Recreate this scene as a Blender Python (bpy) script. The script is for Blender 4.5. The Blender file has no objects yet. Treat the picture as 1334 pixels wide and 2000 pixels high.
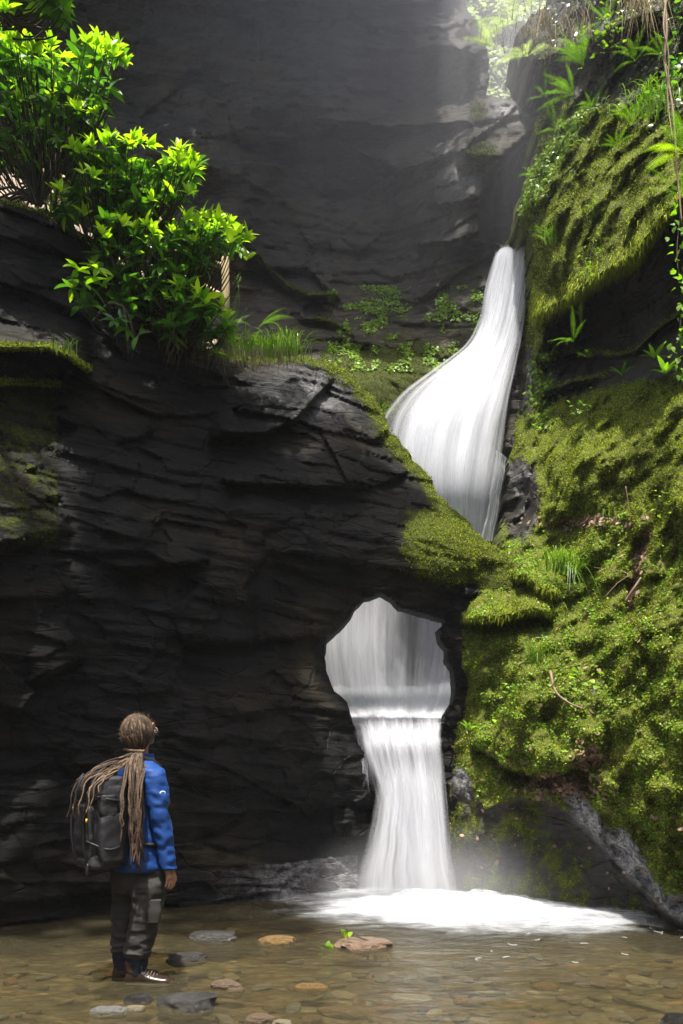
import bpy, math, random
import numpy as np
from mathutils import Vector, Matrix, Euler
R = math.radians
random.seed(7)
RNG = np.random.default_rng(11)
scene = bpy.context.scene
COL = scene.collection

# ------------------------------------------------------------------ camera, sky, sun, exposure
CZ, F = 1.5, 1600.0          # camera height (m); focal length in photograph pixels (2000 px high)
cam_d = bpy.data.cameras.new('camera'); cam = bpy.data.objects.new('camera', cam_d); COL.objects.link(cam)
cam.location = (0, 0, CZ); cam.rotation_euler = (R(90), 0, 0)
cam_d.sensor_fit = 'VERTICAL'; cam_d.sensor_height = 24; cam_d.lens = 24 * F / 2000
cam_d.shift_y = (1464 - 1000) / 2000
cam_d.clip_end = 500; cam_d.clip_start = 0.05
scene.camera = cam
SUN = Vector((-0.02, -0.31, 0.95)).normalized()       # direction towards the sun
w = bpy.data.worlds.new('World'); scene.world = w; w.use_nodes = True
nt = w.node_tree; bg = nt.nodes['Background']
sky = nt.nodes.new('ShaderNodeTexSky'); sky.sky_type = 'NISHITA'; sky.sun_disc = False
sky.sun_elevation = math.asin(SUN.z); sky.sun_rotation = math.atan2(SUN.x, SUN.y)
sky.air_density = 1.0; sky.dust_density = 6.0; sky.ozone_density = 0.8
nt.links.new(sky.outputs[0], bg.inputs[0]); bg.inputs[1].default_value = 0.12
sl = bpy.data.lights.new('sun', 'SUN'); so = bpy.data.objects.new('sun', sl); COL.objects.link(so)
sl.energy = 4.5; sl.angle = R(1.0); sl.color = (1.0, 0.95, 0.86)
so.rotation_euler = SUN.to_track_quat('Z', 'Y').to_euler()
vs = scene.view_settings
vs.view_transform = 'Standard'; vs.look = 'None'; vs.gamma = 1; vs.use_curve_mapping = False; vs.exposure = 1.1
scene.render.engine = 'CYCLES'
cy = scene.cycles
cy.max_bounces = 6; cy.diffuse_bounces = 3; cy.glossy_bounces = 2; cy.transmission_bounces = 3
cy.transparent_max_bounces = 24; cy.volume_bounces = 0
cy.use_denoising = True; cy.sample_clamp_indirect = 4
cy.caustics_reflective = False; cy.caustics_refractive = False

# ------------------------------------------------------------------ numpy helpers
def _h(ix, iy, iz, s):
    n = (ix.astype(np.int64) * 374761393 + iy.astype(np.int64) * 668265263 + iz.astype(np.int64) * 2147483647 + s * 974634777) & 0xffffffff
    n = ((n ^ (n >> 13)) * 1274126177) & 0xffffffff
    n = ((n ^ (n >> 16)) * 2246822519) & 0xffffffff
    n = n ^ (n >> 15)
    return (n & 0xffffff) / float(0xffffff)
def vn(x, y, z, s=0):
    x, y, z = np.broadcast_arrays(np.asarray(x, float), np.asarray(y, float), np.asarray(z, float))
    ix, iy, iz = np.floor(x), np.floor(y), np.floor(z)
    fx, fy, fz = x - ix, y - iy, z - iz
    fx, fy, fz = [f * f * f * (f * (f * 6 - 15) + 10) for f in (fx, fy, fz)]
    r = 0
    for a in (0, 1):
        for b in (0, 1):
            for c in (0, 1):
                r = r + _h(ix + a, iy + b, iz + c, s) * (fx if a else 1 - fx) * (fy if b else 1 - fy) * (fz if c else 1 - fz)
    return r * 2 - 1
def fbm(x, y, z, s=0, o=4):
    r, a, f = 0, 0.5, 1.0
    for k in range(o):
        r = r + a * vn(np.asarray(x) * f, np.asarray(y) * f, np.asarray(z) * f, s + k * 17); a *= 0.5; f *= 2.03
    return r
def sm(a, b, x):
    t = np.clip((x - a) / (b - a), 0, 1); return t * t * (3 - 2 * t)
def P(px, py, Y):      # photograph pixel at distance Y -> world point (scalars or arrays)
    return np.stack(np.broadcast_arrays((np.asarray(px) - 667) / F * Y, Y, CZ + (1464 - np.asarray(py)) / F * Y), -1)
def V(px, py, Y): return Vector(((px - 667) / F * Y, Y, CZ + (1464 - py) / F * Y))
def tps(ctrl):
    c = np.array(ctrl, float); X = c[:, :2] / 500; n = len(c)
    def U(r2): return np.where(r2 > 1e-12, r2 * np.log(np.maximum(r2, 1e-12)), 0)
    K = U(((X[:, None] - X[None]) ** 2).sum(-1)) + np.eye(n) * 0.01
    Pm = np.hstack([np.ones((n, 1)), X])
    A = np.zeros((n + 3, n + 3)); A[:n, :n] = K; A[:n, n:] = Pm; A[n:, :n] = Pm.T
    wv = np.linalg.solve(A, np.concatenate([c[:, 2], np.zeros(3)]))
    def f(px, py):
        q = np.stack([np.asarray(px, float).ravel() / 500, np.asarray(py, float).ravel() / 500], -1)
        out = wv[n] + q @ wv[n + 1:]
        for i in range(n):
            out = out + wv[i] * U(((q - X[i]) ** 2).sum(-1))
        return out.reshape(np.shape(px))
    return f
def sdist(px, py, poly):   # signed distance, negative inside
    pts = np.array(poly, float); d = np.full(px.shape, 1e9); ins = np.zeros(px.shape, bool)
    for i in range(len(pts)):
        a, b = pts[i], pts[(i + 1) % len(pts)]
        e = b - a; L = (e ** 2).sum() + 1e-9
        t = np.clip(((px - a[0]) * e[0] + (py - a[1]) * e[1]) / L, 0, 1)
        d = np.minimum(d, (px - a[0] - t * e[0]) ** 2 + (py - a[1] - t * e[1]) ** 2)
        c = ((a[1] > py) != (b[1] > py))
        ins ^= c & (px < (b[0] - a[0]) * (py - a[1]) / (b[1] - a[1] + 1e-12) + a[0])
    d = np.sqrt(d); return np.where(ins, -d, d)
def line_y(px, line):
    l = np.array(line, float); return np.interp(px, l[:, 0], l[:, 1])
def shelf(px, py, line, amp, up, down, under=0.6, edge=40):
    """ledge along a line: juts towards the viewer above it, cuts back beneath it"""
    l = np.array(line, float); s = py - line_y(px, line)
    wx = sm(l[0, 0] - edge, l[0, 0] + edge, px) * (1 - sm(l[-1, 0] - edge, l[-1, 0] + edge, px))
    out = np.where(s < 0, np.exp(np.minimum(s, 0) / up), 0)
    inn = np.where(s >= 0, sm(0, 10, s) * np.exp(-np.maximum(s, 0) / down), 0)
    return wx * amp * (-out + under * inn)
def strata(x, y, z, s=0, dip=0.10):
    zz = z + dip * x + 0.18 * fbm(x * 0.35, y * 0.35, z * 0.2, s + 5, 2)
    r = 0
    for L, A, fx, k0 in ((0.46, 1.0, 0.55, 1), (0.17, 0.55, 0.9, 2), (0.06, 0.22, 1.6, 3)):
        k = np.floor(zz / L + 0.35 * vn(x * 0.8, y * 0.8, 0, s + k0)); fr = zz / L - np.floor(zz / L)
        bl = np.floor(x * fx * 1.3 + 0.5 * vn(x * 2, z * 2, 0, s + 3) + _h(k, k * 0 + 1, k * 0, s) * 7)
        r = r + A * 0.45 * vn(x * fx + k * 3.7, y * fx, k * 5.3, s + k0 * 9) + A * 0.75 * (_h(k, bl, bl * 0 + k0, s + 40) - 0.5) * (1.2 if k0 < 3 else 0.9)
        r = r + A * 0.25 * (fr - 0.5)
    return r

def facets(a, b, ca, cb, s, tilt=0.5):
    """broken, angular faces: every cell of a jittered grid gets its own depth and tilt"""
    u, w_ = a / ca, b / cb; iu, iw = np.floor(u), np.floor(w_); best = np.full(np.shape(u), 1e9); out = np.zeros(np.shape(u))
    for i in (-1, 0, 1):
        for j in (-1, 0, 1):
            cu, cw = iu + i, iw + j; z0 = cu * 0
            su, sw = cu + _h(cu, cw, z0, s), cw + _h(cu, cw, z0 + 1, s)
            d2 = (u - su) ** 2 + (w_ - sw) ** 2
            val = _h(cu, cw, z0 + 2, s) - 0.5 + tilt * ((_h(cu, cw, z0 + 3, s) - 0.5) * (u - su) + (_h(cu, cw, z0 + 4, s) - 0.35) * (w_ - sw)) * 2
            m = d2 < best; best = np.where(m, d2, best); out = np.where(m, val, out)
    return out
# ------------------------------------------------------------------ object helpers
def mesh_np(name, verts, faces, mat=None, parent=None, smooth=False, attrs=None, uv=None):
    """verts (n,3); faces (m,k) int array with k = 3 or 4, or a list of polygons"""
    me = bpy.data.meshes.new(name)
    if isinstance(faces, np.ndarray):
        k = faces.shape[1]; m = len(faces)
        me.vertices.add(len(verts)); me.vertices.foreach_set('co', np.asarray(verts, np.float32).ravel())
        me.loops.add(m * k); me.loops.foreach_set('vertex_index', faces.astype(np.int32).ravel())
        me.polygons.add(m); me.polygons.foreach_set('loop_start', np.arange(0, m * k, k, dtype=np.int32))
        me.update(calc_edges=True)
    else:
        me.from_pydata([tuple(v) for v in verts], [], faces); me.update()
    if smooth: me.polygons.foreach_set('use_smooth', np.ones(len(me.polygons), bool))
    for an, av in (attrs or {}).items():
        a = me.attributes.new(an, 'FLOAT', 'POINT'); a.data.foreach_set('value', np.asarray(av, np.float32).ravel())
    if uv is not None:
        u = me.uv_layers.new(name='UVMap'); li = np.zeros(len(me.loops), np.int32); me.loops.foreach_get('vertex_index', li)
        u.data.foreach_set('uv', np.asarray(uv, np.float32)[li].ravel())
    if mat: me.materials.append(mat)
    o = bpy.data.objects.new(name, me); COL.objects.link(o)
    if parent: o.parent = parent
    return o
def link_me(name, me, parent=None, M=None):
    o = bpy.data.objects.new(name, me); COL.objects.link(o)
    if parent: o.parent = parent
    if M is not None: o.matrix_basis = M
    return o
def empty(name, label, cat, loc=(0, 0, 0), group=None):
    o = bpy.data.objects.new(name, None); COL.objects.link(o); o.location = loc; o.empty_display_size = 0.1
    return tag(o, label, cat, group)
def tag(o, label=None, cat=None, group=None, kind=None):
    if label: o['label'] = label
    if cat: o['category'] = cat
    if group: o['group'] = group
    if kind: o['kind'] = kind
    return o
class MB:                       # collects pieces of one part
    def __init__(s): s.v, s.f, s.n = [], [], 0
    def add(s, v, f):
        s.v.append(np.asarray(v, float)); s.f.extend([tuple(int(i) + s.n for i in q) for q in f]); s.n += len(v)
    def build(s, name, mat, parent=None, smooth=True):
        return mesh_np(name, np.vstack(s.v), s.f, mat, parent, smooth)
def tube(pts, rad, n=8, cap=True, squash=None):
    pts = [Vector(p) for p in pts]; m = len(pts)
    rad = [rad] * m if np.isscalar(rad) else list(rad)
    vs_, fs = [], []; up = Vector((0, 0, 1)); prev = None
    for i, p in enumerate(pts):
        t = (pts[min(i + 1, m - 1)] - pts[max(i - 1, 0)]).normalized()
        if prev is None: a = t.orthogonal().normalized()
        else: a = (prev - t * prev.dot(t)); a = a.normalized() if a.length > 1e-6 else t.orthogonal().normalized()
        prev = a; b = t.cross(a)
        for k in range(n):
            an = 2 * math.pi * k / n
            vs_.append(p + (a * math.cos(an) + b * math.sin(an)) * rad[i])
    for i in range(m - 1):
        for k in range(n):
            fs.append((i * n + k, i * n + (k + 1) % n, (i + 1) * n + (k + 1) % n, (i + 1) * n + k))
    if cap:
        fs.append(tuple(reversed(range(n)))); fs.append(tuple((m - 1) * n + k for k in range(n)))
    return vs_, fs
def spline(pts, n):
    pts = [Vector(p) for p in pts]; q = [2 * pts[0] - pts[1]] + pts + [2 * pts[-1] - pts[-2]]; out = []
    segs = len(pts) - 1
    for i in range(n):
        t = i / (n - 1) * segs; k = min(int(t), segs - 1); t -= k
        a, b, c, d = q[k:k + 4]
        out.append(0.5 * ((2 * b) + (c - a) * t + (2 * a - 5 * b + 4 * c - d) * t * t + (-a + 3 * b - 3 * c + d) * t ** 3))
    return out

# ------------------------------------------------------------------ materials
def nodes(name):
    m = bpy.data.materials.new(name); m.use_nodes = True; t = m.node_tree; t.nodes.clear()
    out = t.nodes.new('ShaderNodeOutputMaterial')
    def N(ty, **kw):
        n = t.nodes.new(ty)
        for k, v in kw.items():
            if k in n.inputs.keys(): n.inputs[k].default_value = v
            else: setattr(n, k, v)
        return n
    def L(a, b): t.links.new(a, b)
    return m, N, L, out
def c4(c): return (c[0], c[1], c[2], 1)
def ramp(N, stops, interp='LINEAR'):
    r = N('ShaderNodeValToRGB'); e = r.color_ramp.elements; r.color_ramp.interpolation = interp
    while len(e) < len(stops): e.new(0.5)
    for el, (p, c) in zip(e, stops): el.position = p; el.color = c4(c) if not np.isscalar(c) else (c, c, c, 1)
    return r
def mixc(N, L, fac, a, b, mode='MIX'):
    n = N('ShaderNodeMix'); n.data_type = 'RGBA'; n.blend_type = mode
    for s, v in ((n.inputs[0], fac), (n.inputs[6], a), (n.inputs[7], b)):
        if hasattr(v, 'is_linked') or hasattr(v, 'links'): L(v, s)
        elif np.isscalar(v): s.default_value = v
        else: s.default_value = c4(v)
    return n.outputs[2]
def math_(N, L, op, a, b=None, clamp=False):
    n = N('ShaderNodeMath'); n.operation = op; n.use_clamp = clamp
    for s, v in ((n.inputs[0], a), (n.inputs[1], b)):
        if v is None: continue
        if hasattr(v, 'links'): L(v, s)
        else: s.default_value = v
    return n.outputs[0]
def noise(N, L, vec, scale, detail=4, rough=0.55, dist=0.0):
    n = N('ShaderNodeTexNoise'); n.inputs['Scale'].default_value = scale; n.inputs['Detail'].default_value = detail
    n.inputs['Roughness'].default_value = rough; n.inputs['Distortion'].default_value = dist; L(vec, n.inputs['Vector']); return n.outputs['Fac']
def mapping(N, L, vec, sc=(1, 1, 1), rot=(0, 0, 0)):
    n = N('ShaderNodeMapping'); n.inputs['Scale'].default_value = sc; n.inputs['Rotation'].default_value = rot; L(vec, n.inputs['Vector']); return n.outputs[0]
def attr(N, name):
    n = N('ShaderNodeAttribute'); n.attribute_name = name; return n.outputs['Fac']

def rock_mat(name, dark=(0.010, 0.010, 0.011), light=(0.055, 0.052, 0.045), warm=(0.06, 0.048, 0.03),
             moss_a=(0.018, 0.026, 0.006), moss_b=(0.10, 0.12, 0.018), rough=0.42, spec=0.5):
    m, N, L, out = nodes(name)
    tc = N('ShaderNodeTexCoord').outputs['Object']
    st = noise(N, L, mapping(N, L, tc, (1.6, 1.6, 6.0), (0, R(-6), 0)), 2.2, 8, 0.65, 0.4)
    st2 = noise(N, L, mapping(N, L, tc, (3.0, 3.0, 15.0), (0, R(-6), 0)), 2.0, 6, 0.6)
    big = noise(N, L, tc, 0.9, 5, 0.6)
    fine = noise(N, L, tc, 38.0, 4, 0.7)
    crk = N('ShaderNodeTexVoronoi'); crk.feature = 'DISTANCE_TO_EDGE'; crk.inputs['Scale'].default_value = 1.5
    L(mapping(N, L, tc, (1, 1, 2.6), (0, R(-9), 0)), crk.inputs['Vector'])
    ck = ramp(N, [(0.0, 0.0), (0.03, 1.0)]); L(crk.outputs['Distance'], ck.inputs[0])
    base = ramp(N, [(0.32, dark), (0.56, tuple(0.5 * (a + b) for a, b in zip(dark, light))), (0.78, light)]); L(st, base.inputs[0])
    wr = ramp(N, [(0.52, 0.0), (0.62, 0.85)]); L(big, wr.inputs[0])
    c = mixc(N, L, wr.outputs[0], base.outputs[0], warm)
    c = mixc(N, L, 0.6, c, ramp_out(N, L, st2, [(0.3, 0.45), (0.7, 1.3)]), 'MULTIPLY')
    c = mixc(N, L, 0.45, c, ck.outputs[0], 'MULTIPLY')
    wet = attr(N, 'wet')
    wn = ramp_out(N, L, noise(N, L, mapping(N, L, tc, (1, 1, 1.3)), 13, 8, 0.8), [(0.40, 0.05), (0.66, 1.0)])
    wet_shine = math_(N, L, 'MULTIPLY', wet, wn, True)
    c = mixc(N, L, wet_shine, c, (0.75, 0.75, 0.78))  # sheen of wet rock painted in as a pale base colour
    # moss
    mm = attr(N, 'moss')
    mn = noise(N, L, tc, 7.0, 6, 0.7)
    f = math_(N, L, 'ADD', math_(N, L, 'MULTIPLY', math_(N, L, 'SUBTRACT', mn, 0.5), 1.3), mm)
    mf = ramp_out(N, L, f, [(0.42, 0.0), (0.6, 1.0)])
    mc = ramp(N, [(0.28, moss_a), (0.5, tuple(0.5 * (a + b) for a, b in zip(moss_a, moss_b))), (0.72, moss_b)]); L(noise(N, L, tc, 24.0, 6, 0.75), mc.inputs[0])
    c = mixc(N, L, mf, c, mc.outputs[0])
    ro = math_(N, L, 'ADD', math_(N, L, 'MULTIPLY', fine, 0.3), rough - 0.15)
    ro = math_(N, L, 'SUBTRACT', ro, math_(N, L, 'MULTIPLY', wet, 0.2))
    ro = math_(N, L, 'ADD', ro, math_(N, L, 'MULTIPLY', mf, 0.6), True)
    h = math_(N, L, 'ADD', math_(N, L, 'MULTIPLY', st, 1.0), math_(N, L, 'MULTIPLY', st2, 0.45))
    h = math_(N, L, 'ADD', h, math_(N, L, 'MULTIPLY', fine, 0.12))
    h = math_(N, L, 'ADD', h, math_(N, L, 'MULTIPLY', ck.outputs[0], 0.25))
    h = math_(N, L, 'ADD', h, math_(N, L, 'MULTIPLY', mf, math_(N, L, 'MULTIPLY', noise(N, L, tc, 45, 4, 0.8), 0.6)))
    b = N('ShaderNodeBump'); b.inputs['Strength'].default_value = 0.85; b.inputs['Distance'].default_value = 0.06; L(h, b.inputs['Height'])
    p = N('ShaderNodeBsdfPrincipled'); L(c, p.inputs['Base Color']); L(ro, p.inputs['Roughness']); L(b.outputs[0], p.inputs['Normal'])
    p.inputs['Specular IOR Level'].default_value = spec
    L(p.outputs[0], out.inputs[0]); return m
def ramp_out(N, L, v, stops):
    r = ramp(N, stops); L(v, r.inputs[0]); return r.outputs[0]

def leaf_mat(name, a, b, trans=0.4, rough=0.35, spec=0.5, tcol=None):
    m, N, L, out = nodes(name)
    g = N('ShaderNodeNewGeometry').outputs['Random Per Island']; oi = N('ShaderNodeObjectInfo').outputs['Random']
    f = math_(N, L, 'FRACT', math_(N, L, 'ADD', g, oi))
    c = mixc(N, L, f, a, b)
    p = N('ShaderNodeBsdfPrincipled'); L(c, p.inputs['Base Color']); p.inputs['Roughness'].default_value = rough; p.inputs['Specular IOR Level'].default_value = spec
    t = N('ShaderNodeBsdfTranslucent'); L(mixc(N, L, 1.0, c, tcol or (1.5, 1.7, 0.7), 'MULTIPLY'), t.inputs[0])
    mx = N('ShaderNodeMixShader'); mx.inputs[0].default_value = trans; L(p.outputs[0], mx.inputs[1]); L(t.outputs[0], mx.inputs[2])
    L(mx.outputs[0], out.inputs[0]); return m
def simple_mat(name, col, rough=0.6, spec=0.4, var=0.25, scale=20, bump=0.3, bdist=0.01, stretch=(1, 1, 1), metal=0.0, coords='Object', sheen=0):
    m, N, L, out = nodes(name)
    tc = mapping(N, L, N('ShaderNodeTexCoord').outputs[coords], stretch)
    n1 = noise(N, L, tc, scale, 6, 0.65)
    c = mixc(N, L, 1.0, col, ramp_out(N, L, n1, [(0.25, 1 - var * 1.6), (0.75, 1 + var)]), 'MULTIPLY')
    b = N('ShaderNodeBump'); b.inputs['Strength'].default_value = bump; b.inputs['Distance'].default_value = bdist; L(n1, b.inputs['Height'])
    p = N('ShaderNodeBsdfPrincipled'); L(c, p.inputs['Base Color']); p.inputs['Roughness'].default_value = rough
    p.inputs['Specular IOR Level'].default_value = spec; p.inputs['Metallic'].default_value = metal; L(b.outputs[0], p.inputs['Normal'])
    L(p.outputs[0], out.inputs[0]); return m

M = {}
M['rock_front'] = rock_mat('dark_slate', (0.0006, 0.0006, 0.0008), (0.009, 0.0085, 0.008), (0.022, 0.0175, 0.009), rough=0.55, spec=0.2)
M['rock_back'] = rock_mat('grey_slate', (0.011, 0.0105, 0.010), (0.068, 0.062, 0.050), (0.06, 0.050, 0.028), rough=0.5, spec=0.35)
M['rock_right'] = rock_mat('mossy_slate', (0.010, 0.010, 0.010), (0.06, 0.055, 0.045), (0.05, 0.04, 0.026), (0.028, 0.044, 0.008), (0.20, 0.235, 0.022))
M['moss'] = leaf_mat('moss_fronds', (0.10, 0.135, 0.012), (0.46, 0.52, 0.04), 0.3, 0.8, 0.2)
M['moss_dark'] = leaf_mat('dark_moss_fronds', (0.03, 0.045, 0.008), (0.15, 0.175, 0.025), 0.25, 0.8, 0.2)
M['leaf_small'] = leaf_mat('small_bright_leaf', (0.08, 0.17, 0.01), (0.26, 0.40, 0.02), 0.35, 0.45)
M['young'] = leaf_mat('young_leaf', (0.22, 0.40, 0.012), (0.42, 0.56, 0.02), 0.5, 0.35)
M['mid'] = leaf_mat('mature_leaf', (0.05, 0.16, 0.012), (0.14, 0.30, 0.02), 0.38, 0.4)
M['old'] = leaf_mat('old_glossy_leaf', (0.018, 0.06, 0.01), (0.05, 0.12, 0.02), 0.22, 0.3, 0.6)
M['ivy'] = leaf_mat('ivy_leaf', (0.015, 0.035, 0.008), (0.05, 0.085, 0.02), 0.15, 0.28, 0.7)
M['fern'] = leaf_mat('fern_frond', (0.08, 0.19, 0.010), (0.20, 0.36, 0.02), 0.45, 0.5)
M['grass'] = leaf_mat('grass_blade', (0.09, 0.18, 0.012), (0.24, 0.38, 0.04), 0.35, 0.4)
M['straw'] = leaf_mat('dry_grass', (0.16, 0.12, 0.06), (0.32, 0.26, 0.14), 0.3, 0.7, 0.2, (1, 1, 1))
M['litter'] = leaf_mat('dead_leaf', (0.07, 0.04, 0.022), (0.38, 0.24, 0.16), 0.1, 0.6, 0.4, (1, 1, 1))
M['pale'] = leaf_mat('glare_pale_leaf', (0.36, 0.46, 0.24), (0.62, 0.70, 0.46), 0.5, 0.5)  # paleness stands for the overexposed light at the gap
M['stem'] = simple_mat('stem_bark', (0.045, 0.035, 0.02), 0.7)
M['twig'] = simple_mat('pale_twig', (0.22, 0.15, 0.09), 0.7)
M['wood'] = simple_mat('weathered_wood', (0.40, 0.31, 0.17), 0.65, 0.3, 0.3, 22, 0.12, 0.004, (1, 1, 0.2))
# ------------------------------------------------------------------ rock sheets (real relief, rims with thickness)
def sheet(name, outer, holes, depth, step, mat, moss=None, wet=None, rim=(0.12, 0.35, 0.8, 1.5), jit=4, seed=0, smooth=False, grow=None):
    pts = np.array(outer, float); x0, y0 = pts.min(0); x1, y1 = pts.max(0)
    gx = np.arange(x0, x1 + step, step); gy = np.arange(y0, y1 + step, step)
    px, py = np.meshgrid(gx, gy)
    jx = jit * fbm(px / 45, py / 30, 0, seed + 3, 4) * 2; jy = jit * fbm(px / 45, py / 22, 5, seed + 8, 4) * 2
    def sd(a, b, ja, jb):
        d = sdist(a + ja, b + jb, outer)
        for h in holes: d = np.maximum(d, -sdist(a + ja * 0.6, b + jb * 0.6, h))
        return d
    d = sd(px, py, jx, jy)
    keep = d < 0.3 * step
    q = keep[:-1, :-1] & keep[1:, :-1] & keep[:-1, 1:] & keep[1:, 1:]
    H, W = px.shape; idx = np.arange(H * W).reshape(H, W)
    quads = np.stack([idx[:-1, :-1][q], idx[1:, :-1][q], idx[1:, 1:][q], idx[:-1, 1:][q]], -1)
    # boundary edges
    e = np.concatenate([quads[:, [0, 1]], quads[:, [1, 2]], quads[:, [2, 3]], quads[:, [3, 0]]])
    key = e.min(1).astype(np.int64) * (H * W) + e.max(1); u, inv, cnt = np.unique(key, return_inverse=True, return_counts=True)
    be = e[cnt[inv] == 1]
    bv = np.unique(be)
    gyy, gxx = np.gradient(d, step)
    fx, fy = px.ravel().copy(), py.ravel().copy(); dd = d.ravel(); gg = np.stack([gxx.ravel(), gyy.ravel()], -1)
    gn = gg / np.maximum(np.linalg.norm(gg, axis=1, keepdims=True), 0.3)
    mv = np.clip(dd[bv], -1.5 * step, 1.5 * step)
    fx[bv] -= gn[bv, 0] * mv; fy[bv] -= gn[bv, 1] * mv
    used = np.unique(quads); remap = -np.ones(H * W, int); remap[used] = np.arange(len(used))
    fx, fy, dd = fx[used], fy[used], dd[used]
    D = depth(fx, fy, -dd)
    v = P(fx, fy, D)
    if grow is not None: v = grow(v, fx, fy)
    quads = remap[quads]; be = remap[be]; bvv = remap[bv]; g2 = gn[bv]
    ms = np.clip(moss(fx, fy, v, -dd), 0, 1.2) if moss else np.zeros(len(v))
    wt = wet(fx, fy, v) if wet else np.zeros(len(v))
    V_, F_, MS, WT = [v], [quads], [ms], [wt]
    last = dict(zip(bvv.tolist(), bvv.tolist())); off = len(v); prev_ids = np.array(bvv)
    lut = -np.ones(len(v), int); lut[bvv] = np.arange(len(bvv))
    for r in rim:
        nv = v[bvv].copy()
        nz = fbm(nv[:, 0] * 1.5, nv[:, 2] * 4 + r * 3, r, seed + 31, 3)
        nv[:, 1] += r * (1 + 0.25 * nz)
        nv[:, 0] += 0.10 * min(r, 1) * nz; nv[:, 2] += 0.10 * min(r, 1) * fbm(nv[:, 0] * 3, nv[:, 1], r * 2, seed + 37, 3)
        ids = off + np.arange(len(bvv)); off += len(bvv)
        a, b = lut[be[:, 0]], lut[be[:, 1]]
        F_.append(np.stack([prev_ids[b], prev_ids[a], ids[a], ids[b]], -1))
        V_.append(nv); MS.append(ms[bvv]); WT.append(wt[bvv] * 0); prev_ids = ids
    vv = np.vstack(V_); ff = np.vstack(F_)
    o = mesh_np(name, vv, ff, mat, None, smooth, {'moss': np.concatenate(MS), 'wet': np.concatenate(WT)})
    return o, dict(v=v, q=quads, px=fx, py=fy, moss=ms, wet=wt, sd=-dd)

# --- front wall with the round hole
outer_front = [(-700, 250), (-100, 350), (0, 388), (95, 412), (180, 470), (250, 555), (330, 640), (410, 688), (500, 702), (590, 697), (640, 702), (700, 742),
               (748, 808), (766, 850), (800, 888), (842, 935), (856, 965), (905, 1008), (922, 1035), (962, 1062), (1015, 1100), (1060, 1165), (1180, 1260), (1180, 1860), (-700, 1990)]
hole = [(684, 1206), (694, 1188), (716, 1168), (745, 1157), (762, 1166), (780, 1184), (806, 1194), (868, 1206), (872, 1214), (856, 1228), (862, 1250), (875, 1268), (874, 1292),
        (886, 1312), (889, 1345), (886, 1368), (870, 1398), (866, 1432), (700, 1436), (689, 1412), (680, 1372), (655, 1348), (638, 1312), (631, 1280), (638, 1250), (662, 1230)]
fd = tps([(-600, 400, 7.0), (-600, 1900, 5.4), (0, 400, 7.9), (0, 1100, 7.0), (0, 1500, 6.95), (0, 1800, 7.1), (200, 600, 8.3), (250, 1100, 7.7), (250, 1500, 7.6), (250, 1780, 7.6),
          (420, 700, 8.8), (500, 1000, 8.2), (450, 1400, 8.1), (450, 1770, 8.0), (600, 720, 9.0), (650, 900, 8.8), (620, 1200, 8.6), (640, 1500, 8.55), (650, 1745, 8.6), (760, 850, 9.3),
          (850, 960, 9.2), (780, 1100, 8.7), (900, 1150, 8.75), (1050, 1160, 9.1), (750, 1500, 9.0), (900, 1300, 8.9), (900, 1500, 9.0), (900, 1750, 9.0), (1180, 1500, 9.3), (1180, 1850, 9.3)])
L_led1 = [(-300, 672), (20, 680), (100, 682), (135, 696), (170, 722)]
L_led2 = [(-300, 745), (40, 748), (110, 752)]
L_led3 = [(440, 940), (560, 948), (700, 950)]
L_led4 = [(420, 848), (520, 845), (575, 820), (650, 740)]
def depth_front(px, py, ins):
    D = fd(px, py); w0 = P(px, py, D); x, y, z = w0.T if w0.ndim == 2 else (w0[..., 0], w0[..., 1], w0[..., 2])
    edge_r = 118 + 30 * fbm(py / 60, 3, 0, 4, 3) + 26 * vn(py / 14, 7, 0, 2) - 60 * np.exp(-((py - 915) / 22.) ** 2)
    butt = (1 - sm(edge_r - 5, edge_r + 12, px)) * sm(690, 770, py) * (1 - sm(1040, 1075, py + (px - 60) * 0.25))
    D = D - butt * (0.42 - 0.50 * sm(1050, 740, py)) - (1 - sm(edge_r - 5, edge_r + 12, px)) * sm(1040, 1075, py) * 0.05 + butt * px * 0.0022
    D = D + shelf(px, py, L_led1, 0.75, 26, 25, 0.2, 14) + shelf(px, py, L_led2, 0.35, 14, 22, 0.3, 14)
    D = D + shelf(px, py, L_led3, 0.14, 60, 40, 0.7, 30) + shelf(px, py, L_led4, 0.18, 90, 60, 0.8, 20)
    D = D + shelf(px, py, [(230, 1110), (400, 1095)], 0.12, 60, 40, 0.8, 20) + shelf(px, py, [(60, 1330), (150, 1290)], 0.15, 60, 40, 0.8, 20)
    D = D + 0.075 * strata(x, y, z, 1) + 0.13 * facets(x + .25 * fbm(x, z, 0, 3, 2), z + .12 * x + .2 * fbm(x * .6, z, 4, 6, 2), 1.15, .48, 11) + 0.05 * facets(x + .1 * fbm(x * 2, z * 2, 0, 5, 2), z + .12 * x, .38, .15, 12) + 0.30 * fbm(x * 0.9, z * 0.7, y, 12, 4)
    # mossy boulder lump of the arch
    D = D + 0.35 * np.exp(-(((px - 785) / 90.) ** 2 + ((py - 1440) / 30.) ** 2)) * (py > 1420)
    lump = np.exp(-(((px - 880) / 110.) ** 2 + ((py - 1060) / 75.) ** 2))
    D = D - 0.35 * lump
    rnd = np.exp(-np.maximum(ins, 0) / 14.)         # edges round away from the viewer
    return D + 0.22 * rnd
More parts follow.
